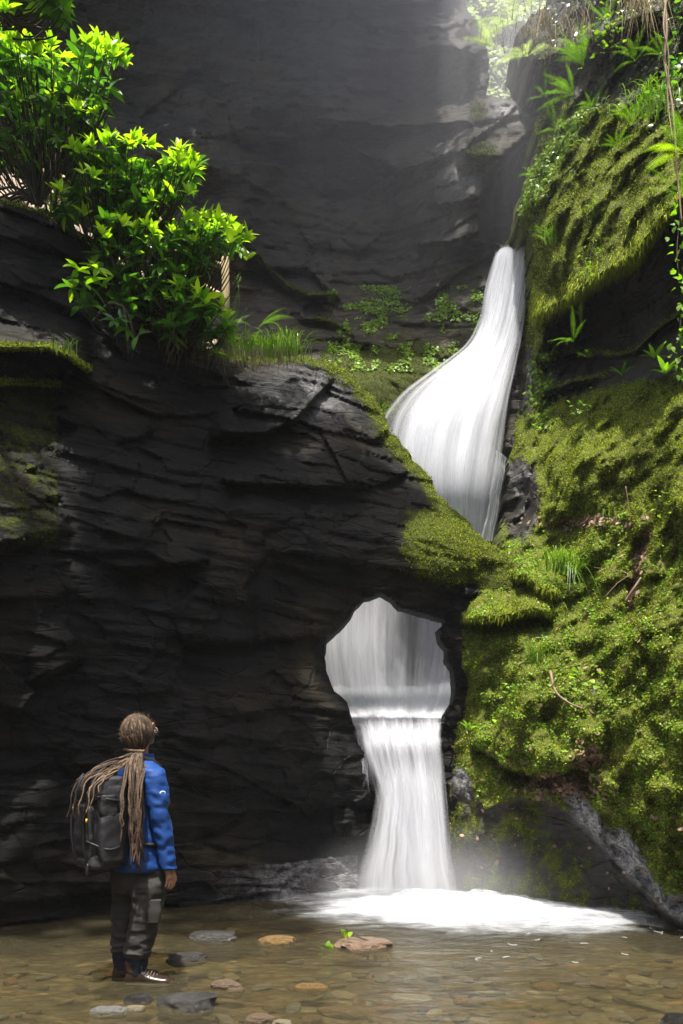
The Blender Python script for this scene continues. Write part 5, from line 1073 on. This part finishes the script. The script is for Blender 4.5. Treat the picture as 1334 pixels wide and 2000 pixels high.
# body: one skinned surface
sk = [(G(0, 0, .93), .12), (G(0, 0, 1.15), .115), (G(0, 0, 1.34), .09), (Vector((.01, -.01, 1.48)), .055), (hd + Vector((-.005, -.005, -.07)), .062), (hd + uh * .01, .088), (hd + uh * .07, .06),
      (hd + fh * .06 - uh * .035, .055), (hd + fh * .105 - uh * .015, .014), (hd + fh * .07 - uh * .085, .03),
      (hd + rh * .092 - uh * .01, .02), (hd - rh * .092 - uh * .01, .02)]
se = [(0, 1), (1, 2), (2, 3), (3, 4), (4, 5), (5, 6), (5, 7), (7, 8), (7, 9), (5, 10), (5, 11)]
for s in (1, -1):
    n = len(sk); sk += [(G(.15 * s, 0, 1.36), .04), (G(.225 * s, .03, 1.12), .042), (G(.245 * s, .08, .80), .028), (G(.25 * s, .092, .745), .030), (G(.25 * s, .10, .715), .029)]
    se += [(2, n), (n, n + 1), (n + 1, n + 2), (n + 2, n + 3), (n + 3, n + 4)]
    for k, (da, db, l) in enumerate(((0, .028, .066), (.004, .010, .074), (.004, -.008, .070), (0, -.024, .056))):
        p0 = G((.25 + da) * s, .100 + db, .700); m_ = len(sk)
        sk += [(p0, .0095), (p0 + Vector((0, 0, -l * .5)) - rt_ * .006 * s, .0088), (p0 + Vector((0, 0, -l * .9)) - rt_ * .02 * s - fw_ * .004, .007)]; se += [(n + 4, m_), (m_, m_ + 1), (m_ + 1, m_ + 2)]
    m_ = len(sk); sk += [(G(.24 * s, .130, .735), .011), (G(.232 * s, .145, .705), .0095), (G(.228 * s, .148, .68), .008)]; se += [(n + 3, m_), (m_, m_ + 1), (m_ + 1, m_ + 2)]
    hip, kn, an = ((Vector((.055, -.07, .86)), Vector((.055, -.07, .45)), Vector((.0, -.06, .09))) if s > 0 else (Vector((-.06, .07, .86)), Vector((-.105, .06, .45)), Vector((-.125, .07, .09))))
    m_ = len(sk); sk += [(hip, .085), (kn, .055), (an, .03), (an + Vector((.10, -.01, -.04)), .02)]; se += [(0, m_), (m_, m_ + 1), (m_ + 1, m_ + 2), (m_ + 2, m_ + 3)]
me = bpy.data.meshes.new('body'); me.from_pydata([tuple(a) for a, _ in sk], se, []); me.materials.append(M['skin'])
body = link_me('body', me, pe); mo = body.modifiers.new('skin', 'SKIN'); mo.use_smooth_shade = True
for i, (_, r_) in enumerate(sk): me.skin_vertices[0].data[i].radius = (r_, r_)
me.skin_vertices[0].data[0].use_root = True; mo2 = body.modifiers.new('sub', 'SUBSURF'); mo2.levels = 2; mo2.render_levels = 2
# jacket
rg = [(G(0, -.005, .75), .195, .155), (G(0, -.005, .80), .20, .16), (G(0, 0, .90), .19, .15), (G(0, 0, 1.02), .18, .14), (G(0, 0, 1.18), .19, .135), (G(0, 0, 1.32), .20, .13), (G(0, 0, 1.40), .195, .118), (G(0, .0, 1.45), .135, .10), (Vector((.008, -.005, 1.49)), .082, .08), (Vector((.012, -.005, 1.505)), .074, .074)]
jk = part('jacket', [loft(rg, 44, 9, .010, (8, 8, 13), 5, capt=False)], M['jacket'])
for s in (1, -1):
    sp_ = spline([G(.13 * s, 0, 1.42), G(.185 * s, .0, 1.395), G(.222 * s, .015, 1.28), G(.238 * s, .03, 1.12), G(.248 * s, .06, .95), G(.252 * s, .085, .77)], 9)
    rr_ = [.07, .078, .074, .070, .066, .060, .056, .052, .047]
    o = part('sleeve', [loft([(p_, r_, r_) for p_, r_ in zip(reversed(sp_), reversed(rr_))], 28, 8, .011, (12, 12, 15), 8 + s, capt=False, pw=2.0)], M['jacket'], jk)
    if s > 0: part('cuff', [loft([(G(.252, .086, .765), .046, .046), (G(.252, .085, .80), .048, .048)], 24, 3, pw=2)], M['jacket'], jk)
lg = MB(); c0 = G(.243, .02, 1.262) + rt_ * .076
for k in range(7):
    a = math.pi * k / 6; q = c0 + fw_ * .016 * math.cos(a) - fw_ * .012 + Vector((0, 0, .010 * math.sin(a))); lg.add(*tube([q, q + rt_ * .004 + Vector((0, 0, -.002))], [.0045, .0035], 6))
lg.build('logo_print', M['whiteprint'], jk)
part('collar', [loft([(Vector((.010, -.006, 1.465)), .094, .092), (Vector((.012, -.006, 1.49)), .088, .088), (Vector((.014, -.006, 1.51)), .082, .082)], 32, 5, .004, (14, 14, 14), 3, False, False, 2)], M['jacket'], jk)
# trousers
ax = (Vector((1, 0, 0)), Vector((0, 1, 0)))
hips = loft([(Vector((.0, 0, .60)), .155, .115), (Vector((0.005, 0, .68)), .176, .145), (G(0, 0, .80), .182, .148), (G(0, 0, .88), .17, .14)], 44, 8, .010, (9, 9, 12), 4, axes=ax)
legR = loft([(Vector((.012, -.06, .185)), .074, .07), (Vector((.008, -.06, .205)), .082, .078), (Vector((.014, -.06, .25)), .084, .078), (Vector((.035, -.06, .33)), .086, .08), (Vector((.055, -.065, .43)), .092, .088), (Vector((.075, -.065, .55)), .100, .095), (Vector((.085, -.06, .66)), .104, .105), (Vector((.085, -.05, .76)), .09, .09)], 34, 9, .014, (9, 9, 20), 6, axes=ax)
legL = loft([(Vector((-.122, .07, .185)), .064, .066), (Vector((-.124, .07, .205)), .072, .074), (Vector((-.122, .07, .25)), .074, .074), (Vector((-.112, .065, .33)), .076, .076), (Vector((-.102, .065, .43)), .084, .084), (Vector((-.090, .06, .55)), .090, .09), (Vector((-.082, .055, .66)), .094, .10), (Vector((-.08, .05, .76)), .09, .09)], 34, 9, .014, (9, 9, 20), 7, axes=ax)
tr_ = part('trousers', [hips, legR, legL], M['trouser'])
part('cargo_pocket', [loft([(Vector((.115, -.145, .42)), .055, .016), (Vector((.12, -.148, .50)), .058, .020), (Vector((.125, -.148, .575)), .055, .016)], 20, 5, .006, (14, 14, 14), 2, pw=4, axes=ax)], M['trouser'], tr_)
part('zip', [tube([Vector((.098, -.168, .56)), Vector((.094, -.17, .50)), Vector((.092, -.168, .44))], .004, 5)], M['strap'], tr_)
for (x, y) in ((.008, -.06), (-.125, .07)):
    part('sock', [loft([(Vector((x + .003, y, .07)), .050, .048), (Vector((x, y, .12)), .058, .054), (Vector((x, y, .16)), .066, .062), (Vector((x, y, .215)), .064, .062)], 26, 6, .004, (20, 20, 30), 3, axes=ax, pw=2)], M['sock'])
# boots
def boot(x0, y0, yaw, lbl=None):
    Mx = Matrix.Translation((x0, y0, 0)) @ Matrix.Rotation(yaw, 4, 'Z')
    secs = [(-.072, .030, .060, .10), (-.060, .040, .085, .12), (-.02, .044, .135, .13), (.03, .045, .125, .13), (.07, .046, .078, .10), (.12, .050, .060, .08), (.17, .050, .052, .07), (.21, .042, .045, .06), (.232, .024, .032, .04)]
    v, f = [], []; n = 20; fine = []
    for i in range((len(secs) - 1) * 3 + 1):
        k = min(i // 3, len(secs) - 2); t = i / 3 - k; fine.append([secs[k][j] * (1 - t) + secs[k + 1][j] * t for j in range(4)])
    for x, w_, h_, _ in fine:
        for k in range(n):
            a = 2 * math.pi * k / n; cy_, sy = math.cos(a), math.sin(a)
            yy = w_ * math.copysign(abs(cy_) ** .8, cy_); zz = h_ * .5 + h_ * .5 * math.copysign(abs(sy) ** .8, sy)
            if sy > 0: yy *= 1 - .38 * sy * sy
            v.append(Mx @ Vector((x, yy, zz + .012)))
    for i in range(len(fine) - 1):
        for k in range(n): f.append((i * n + k, (i + 1) * n + k, (i + 1) * n + (k + 1) % n, i * n + (k + 1) % n))
    f.append(tuple(range(n))); f.append(tuple((len(fine) - 1) * n + k for k in range(n))[::-1])
    b = part('boot', [(np.array([q[:] for q in v]), f)], M['boot'])
    cf = loft([(Mx @ Vector((-.010, 0, .085)), .054, .046), (Mx @ Vector((-.010, 0, .115)), .062, .052), (Mx @ Vector((-.012, 0, .135)), .060, .052), (Mx @ Vector((-.012, 0, .148)), .064, .055), (Mx @ Vector((-.012, 0, .158)), .057, .05)], 24, 4, .003, (20, 20, 20), 3, axes=ax, pw=2)
    part('boot_collar', [cf], M['bootcuff'], b)
    pl = [(Mx @ Vector((x * 1.03, w_ * 1.06 * s, z)))[:] for z in (0, .02) for s, rng in ((1, fine), (-1, fine[::-1])) for x, w_, _, _ in rng]; m_ = len(fine) * 2
    part('sole', [(np.array(pl), [tuple(range(m_))[::-1], tuple(range(m_, 2 * m_))] + [(k, (k + 1) % m_, m_ + (k + 1) % m_, m_ + k) for k in range(m_)])], M['sole'], b)
    ls = []
    for k in range(7):
        x = .03 + k * .017; z = .128 - k * .0098; ls.append(tube([Mx @ Vector((x, -.036, z - .022)), Mx @ Vector((x + .006, 0, z + .006)), Mx @ Vector((x, .036, z - .022))], .0035, 5)); ls.append(tube([Mx @ Vector((x, -.034, z - .018)), Mx @ Vector((x + .001, -.038, z - .026))], .006, 5))
    ls.append(tube(spline([Mx @ Vector((.03, -.01, .135)), Mx @ Vector((.05, -.05, .13)), Mx @ Vector((.035, -.03, .10)), Mx @ Vector((.06, -.052, .085))], 10), .003, 5))
    part('lace', ls, M['lace'], b)
boot(.0, -.06, -.06); boot(-.115, .07, .05)
# hair
def ell(c, ra, rb, rc, n=40, m_=28, disp=None):
    v, f = [], []
    for i in range(m_ + 1):
        ph = math.pi * i / m_
        for k in range(n):
            th = 2 * math.pi * k / n; v.append((math.sin(ph) * math.cos(th), math.sin(ph) * math.sin(th), math.cos(ph)))
    v = np.array(v)
    if disp: v = v * disp(v)[:, None]
    w_ = np.array(c)[None] + v[:, :1] * ra * np.array(rh) + v[:, 1:2] * rb * np.array(fh) + v[:, 2:] * rc * np.array(uh)
    for i in range(m_):
        for k in range(n): f.append((i * n + k, (i + 1) * n + k, (i + 1) * n + (k + 1) % n, i * n + (k + 1) % n))
    return w_, f
hc = hd - fh * .022 + uh * .012
hair = part('hair', [ell(hc, .102, .112, .118, disp=lambda v: 1 - .28 * sm(.35, .8, v[:, 1]) * sm(.55, .2, v[:, 2]) - .12 * sm(-.5, -.9, v[:, 2]) + .03 * fbm(v[:, 0] * 6, v[:, 1] * 6, v[:, 2] * 3, 4, 3))], M['hair'])
rd_ = random.Random(9); nape = Vector((.018, -.098, 1.528))
def lock(pts, r0, r1, mat, n=26, wob=.004):
    c = spline(pts, n); ph = rd_.uniform(0, 6)
    c = [q + Vector((math.sin(i * .9 + ph), math.cos(i * 1.1 + ph), math.sin(i * .7 + ph))) * wob * min(1, i / 4) for i, q in enumerate(c)]
    rad = [(r0 + (r1 - r0) * i / n) * rd_.uniform(.82, 1.18) for i in range(n)]; part('dreadlock', [tube(c, rad, 6)], mat, hair)
for i in range(54):      # from the crown over the head to the tie at the nape
    az = -math.pi * .5 + rd_.uniform(-1.75, 1.75); top = rd_.uniform(.25, 1.0); d0 = None; pts = []
    for k in range(6):
        t = k / 5; el = math.pi * .5 * (1 - .22 * top) * (1 - t) - .95 * t
        a = az * (1 - .0 * t); d_ = rh * math.cos(el) * math.cos(a) * .106 + fh * math.cos(el) * math.sin(a) * .117 + uh * math.sin(el) * .122
        q = hc + d_; q = q.lerp(nape, max(0, t - .55) ** 1.2 * 1.9 * .8); pts.append(q)
    lock(pts, .0085, .007, M['dread'][rd_.choice((0, 0, 1, 2))], 18, .0025)
for i in range(17):      # swept to the left over the pack
    u = i / 16; e_ = rd_.uniform(-.03, .03); sp0 = rd_.uniform(-.02, .02)
    zt = 1.47 - .06 * u; L_ = rd_.uniform(.45, .85) if i % 4 else 1.05
    pts = [nape + Vector((-.01 * u, 0, -.005 * i / 6)), Vector((-.09 + .03 * u, -.17 - .02 * u, zt + .01)), Vector((-.19 + .07 * u, -.28 - .03 * u, zt - .04 - .01 * u)), Vector((-.27 + .10 * u + e_, -.365 - .01 * u, 1.365 - .06 * u)),
           Vector((-.315 + .14 * u + e_, -.405 - .01 * u, 1.24 - .02 * u)), Vector((-.325 + .14 * u + e_ * 1.5, -.405 - .02 * u, 1.10 + .05 * u))]
    q = spline(pts, 40)[:int(40 * min(1, L_))]; lock(q[::4] + [q[-1]] if len(q) % 4 != 1 else q[::4], .0066, .0045, M['dread'][rd_.choice((0, 1, 2, 2))], 26, .004)
for i in range(22):      # hanging straight down beside the pack
    x = .000 + .075 * (i / 21) + rd_.uniform(-.01, .01); L_ = rd_.uniform(.25, .6)
    lock([nape + Vector((.02 * i / 21, 0, 0)), Vector((x, -.175, 1.46)), Vector((x + rd_.uniform(-.01, .02), -.245 + rd_.uniform(-.012, .012), 1.30)), Vector((x + .01 + rd_.uniform(-.015, .02), -.262, 1.30 - L_ * .5)), Vector((x + .02 + rd_.uniform(-.02, .02), -.262 + rd_.uniform(-.01, .01), 1.36 - L_))], .0080, .0055, M['dread'][rd_.choice((0, 1, 2, 0))], 30, .004)
for x, z1 in ((-.032, .95), (-.02, 1.05), (.07, .90), (.085, .905)):
    lock([nape, Vector((x, -.19, 1.42)), Vector((x, -.30, 1.25)), Vector((x + .004, -.335, 1.1)), Vector((x + .008, -.33, z1))], .008, .006, M['dread'][0], 30, .004)
part('hair_tie', [tube([hc + rh * a - fh * (.105 - abs(a) * .35) + uh * (-.095 - .03 * (a > 0) * a * 5) + Vector((0, -.012, 0)) for a in np.linspace(-.075, .085, 14)], [.009 + .004 * (k % 2) for k in range(14)], 7)], M['dread'][1], hair)
fz = MB()
for i in range(420):
    th, ph = rd_.uniform(0, 6.28), math.acos(rd_.uniform(-.3, 1)); d_ = rh * math.sin(ph) * math.cos(th) * .106 + fh * math.sin(ph) * math.sin(th) * .112 + uh * math.cos(ph) * .122
    a = hc + d_; b_ = a + d_.normalized() * rd_.uniform(.006, .022) + Vector((rd_.gauss(0, .008), rd_.gauss(0, .008), rd_.gauss(0, .008))); fz.add(*tube([a, b_], [.0011, .0005], 3, False))
tag(fz.build('loose_hair', M['dread'][1], hair), kind='stuff')
part('glasses', [tube([hd + rh * .092 + fh * (-.01 + .09 * t) + uh * (.008) - rh * .03 * t for t in np.linspace(0, 1, 6)], .0025, 5), tube([hd + rh * (.07 - .03) + rh * .022 * math.cos(a) + fh * .092 + uh * (.004 + .018 * math.sin(a)) for a in np.linspace(0, 6.28, 14)], .0025, 5), tube([hd - rh * (.04) + rh * .022 * math.cos(a) + fh * .094 + uh * (.004 + .018 * math.sin(a)) for a in np.linspace(0, 6.28, 14)], .0025, 5)], simple_mat('glasses_frame', (.5, .5, .5), .2, .8))

# ------------------------------------------------------------------ backpack
bc = G(.02, -.245, 1.09)
bp_ = empty('backpack', 'large black hiking backpack worn by the person, dreadlocks lying over its top', 'backpack', OP + bc)
def sbox(c, ha, hb, hz, pw=4, wr=.006, seed=0, lean=0.0, nseg=40, taper=(.9, 1, 1, .92), wf=(10, 10, 12)):
    zs = (-1, -.93, -.5, 0, .5, .9, 1); sc_ = (.80, .94, 1, 1.0, .98, .88, .66)
    rings = [(c + Vector((0, 0, hz * z)) + fw_ * lean * (z + 1) * .5, ha * s_, hb * s_ * (1 + .12 * (1 - z * z))) for z, s_ in zip(zs, sc_)]
    return loft(rings, nseg, 6, wr, wf, seed, pw=pw)
Z = Vector((0, 0, 0))
part('main_compartment', [sbox(Z + Vector((0, 0, -.02)), .168, .105, .26, 3.4, .010, 1)], M['pack'], bp_)
part('front_pocket', [sbox(G(-.01, -.115, -.07), .118, .045, .17, 4, .007, 2)], M['pack'], bp_)
part('lid', [sbox(G(0, -.02, .205), .150, .115, .075, 3.2, .009, 3)], M['lid'], bp_)
part('base', [sbox(G(0, -.03, -.255), .145, .115, .045, 3.2, .006, 4)], M['pack'], bp_)
part('side_pocket', [sbox(G(.155, -.02, -.10), .038, .078, .15, 3.5, .006, 5)], M['pack'], bp_)
part('side_pocket', [sbox(G(.158, -.045, .10), .034, .055, .065, 3, .006, 6)], M['pack'], bp_)
for a in (-.085, .085):
    st_ = part('strap', [tube(spline([G(a, -.10, .29), G(a, -.155, .22), G(a, -.15, .12), G(a * 1.1, -.178, .0), G(a * 1.05, -.172, -.16), G(a, -.15, -.26)], 22), .009, 6)], M['strap'], bp_)
    part('buckle', [sbox(G(a, -.172, .075), .017, .009, .024, 5, 0, 1, nseg=16)], M['strap'], st_)
part('strap', [tube(spline([G(.10, -.13, .16), G(.19, -.06, .14), G(.185, .05, .12)], 12), .008, 6)], M['strap'], bp_)
part('strap', [tube(spline([G(.10, -.165, -.12), G(.20, -.06, -.17), G(.18, .05, -.15)], 12), .008, 6)], M['strap'], bp_)
part('loose_strap', [tube(spline([G(.10, -.15, -.26), G(.105, -.16, -.31), G(.10, -.155, -.34)], 8), .010, 6)], M['strap'], bp_)
part('zip', [tube(spline([G(-.09, -.155, .10), G(0, -.17, .125), G(.08, -.158, .10), G(.105, -.15, -.05), G(.10, -.148, -.20)], 26), .004, 5)], M['strap'], bp_)
part('zip_tag', [tube([G(-.065, -.178, .085), G(-.066, -.18, .065)], .0035, 5)], M['yellow'], bp_)
part('zip_tag', [tube([G(.115, -.165, .02), G(.116, -.168, -.005)], .0065, 5)], M['yellow'], bp_)
part('logo_print', [tube([G(-.03, -.142, .24), G(-.005, -.145, .24)], .005, 5)], M['whiteprint'], bp_)
for s in (-1, 1):
    part('shoulder_strap', [tube([q - bc for q in spline([G(.09 * s, -.14, 1.30), G(.095 * s, -.12, 1.44), G(.105 * s, -.03, 1.475), G(.11 * s, .08, 1.43), G(.11 * s, .12, 1.32), G(.11 * s, .125, 1.15), G(.14 * s, .09, 1.02)], 30)], .019, 8)], M['strap'], bp_)
part('hip_belt', [tube([q - bc for q in spline([G(.10, -.15, .93), G(.185, -.06, .93), G(.20, .05, .92), G(.12, .15, .91), G(0, .18, .91), G(-.12, .15, .91), G(-.20, .05, .92), G(-.185, -.06, .93), G(-.1, -.15, .93)], 40)], .013, 8)], M['strap'], bp_)

# ------------------------------------------------------------------ damp air in the gorge
HAZE = 0.0007
if HAZE:
    v = [(x, y, z) for z in (-1.9, 21) for y in (-22, 24) for x in (-18, 18)]
    o = mesh_np('haze', v, [(0, 2, 3, 1), (4, 5, 7, 6), (0, 1, 5, 4), (2, 6, 7, 3), (0, 4, 6, 2), (1, 3, 7, 5)], None)
    m, N, L, out = nodes('damp_air'); pv = N('ShaderNodeVolumePrincipled'); pv.inputs['Color'].default_value = (0.88, 0.92, 1.0, 1); pv.inputs['Density'].default_value = HAZE
    L(pv.outputs[0], out.inputs['Volume']); o.data.materials.append(m); tag(o, kind='stuff')

# mist added around the gap for its glow; spray at the foot of the falls
import bmesh
def mist(c, r, dens, pw_):
    me = bpy.data.meshes.new('mist'); bm = bmesh.new(); bmesh.ops.create_icosphere(bm, subdivisions=3, radius=1.0); bm.to_mesh(me); bm.free()
    o = link_me('mist', me, None, Matrix.Translation(c) @ Matrix.Diagonal((*r, 1))); tag(o, kind='stuff')
    m, N, L, out = nodes('glow_spray_mist'); pv = N('ShaderNodeVolumePrincipled'); pv.inputs['Color'].default_value = (0.92, 0.94, 1.0, 1)
    tc = N('ShaderNodeTexCoord').outputs['Object']; ln = N('ShaderNodeVectorMath'); ln.operation = 'LENGTH'; L(tc, ln.inputs[0])
    f = math_(N, L, 'SUBTRACT', 1.0, ln.outputs['Value'], True); f = math_(N, L, 'POWER', f, pw_); L(math_(N, L, 'MULTIPLY', f, dens), pv.inputs['Density'])
    L(pv.outputs[0], out.inputs['Volume']); me.materials.append(m)
mist((2.6, 12.4, 13.0), (7.6, 4.6, 6.8), 0.21, 1.7)
mist((0.95, 8.05, 0.12), (1.7, 0.9, 0.75), 1.3, 1.8)
cy.volume_step_rate = 2.0; cy.volume_max_steps = 64
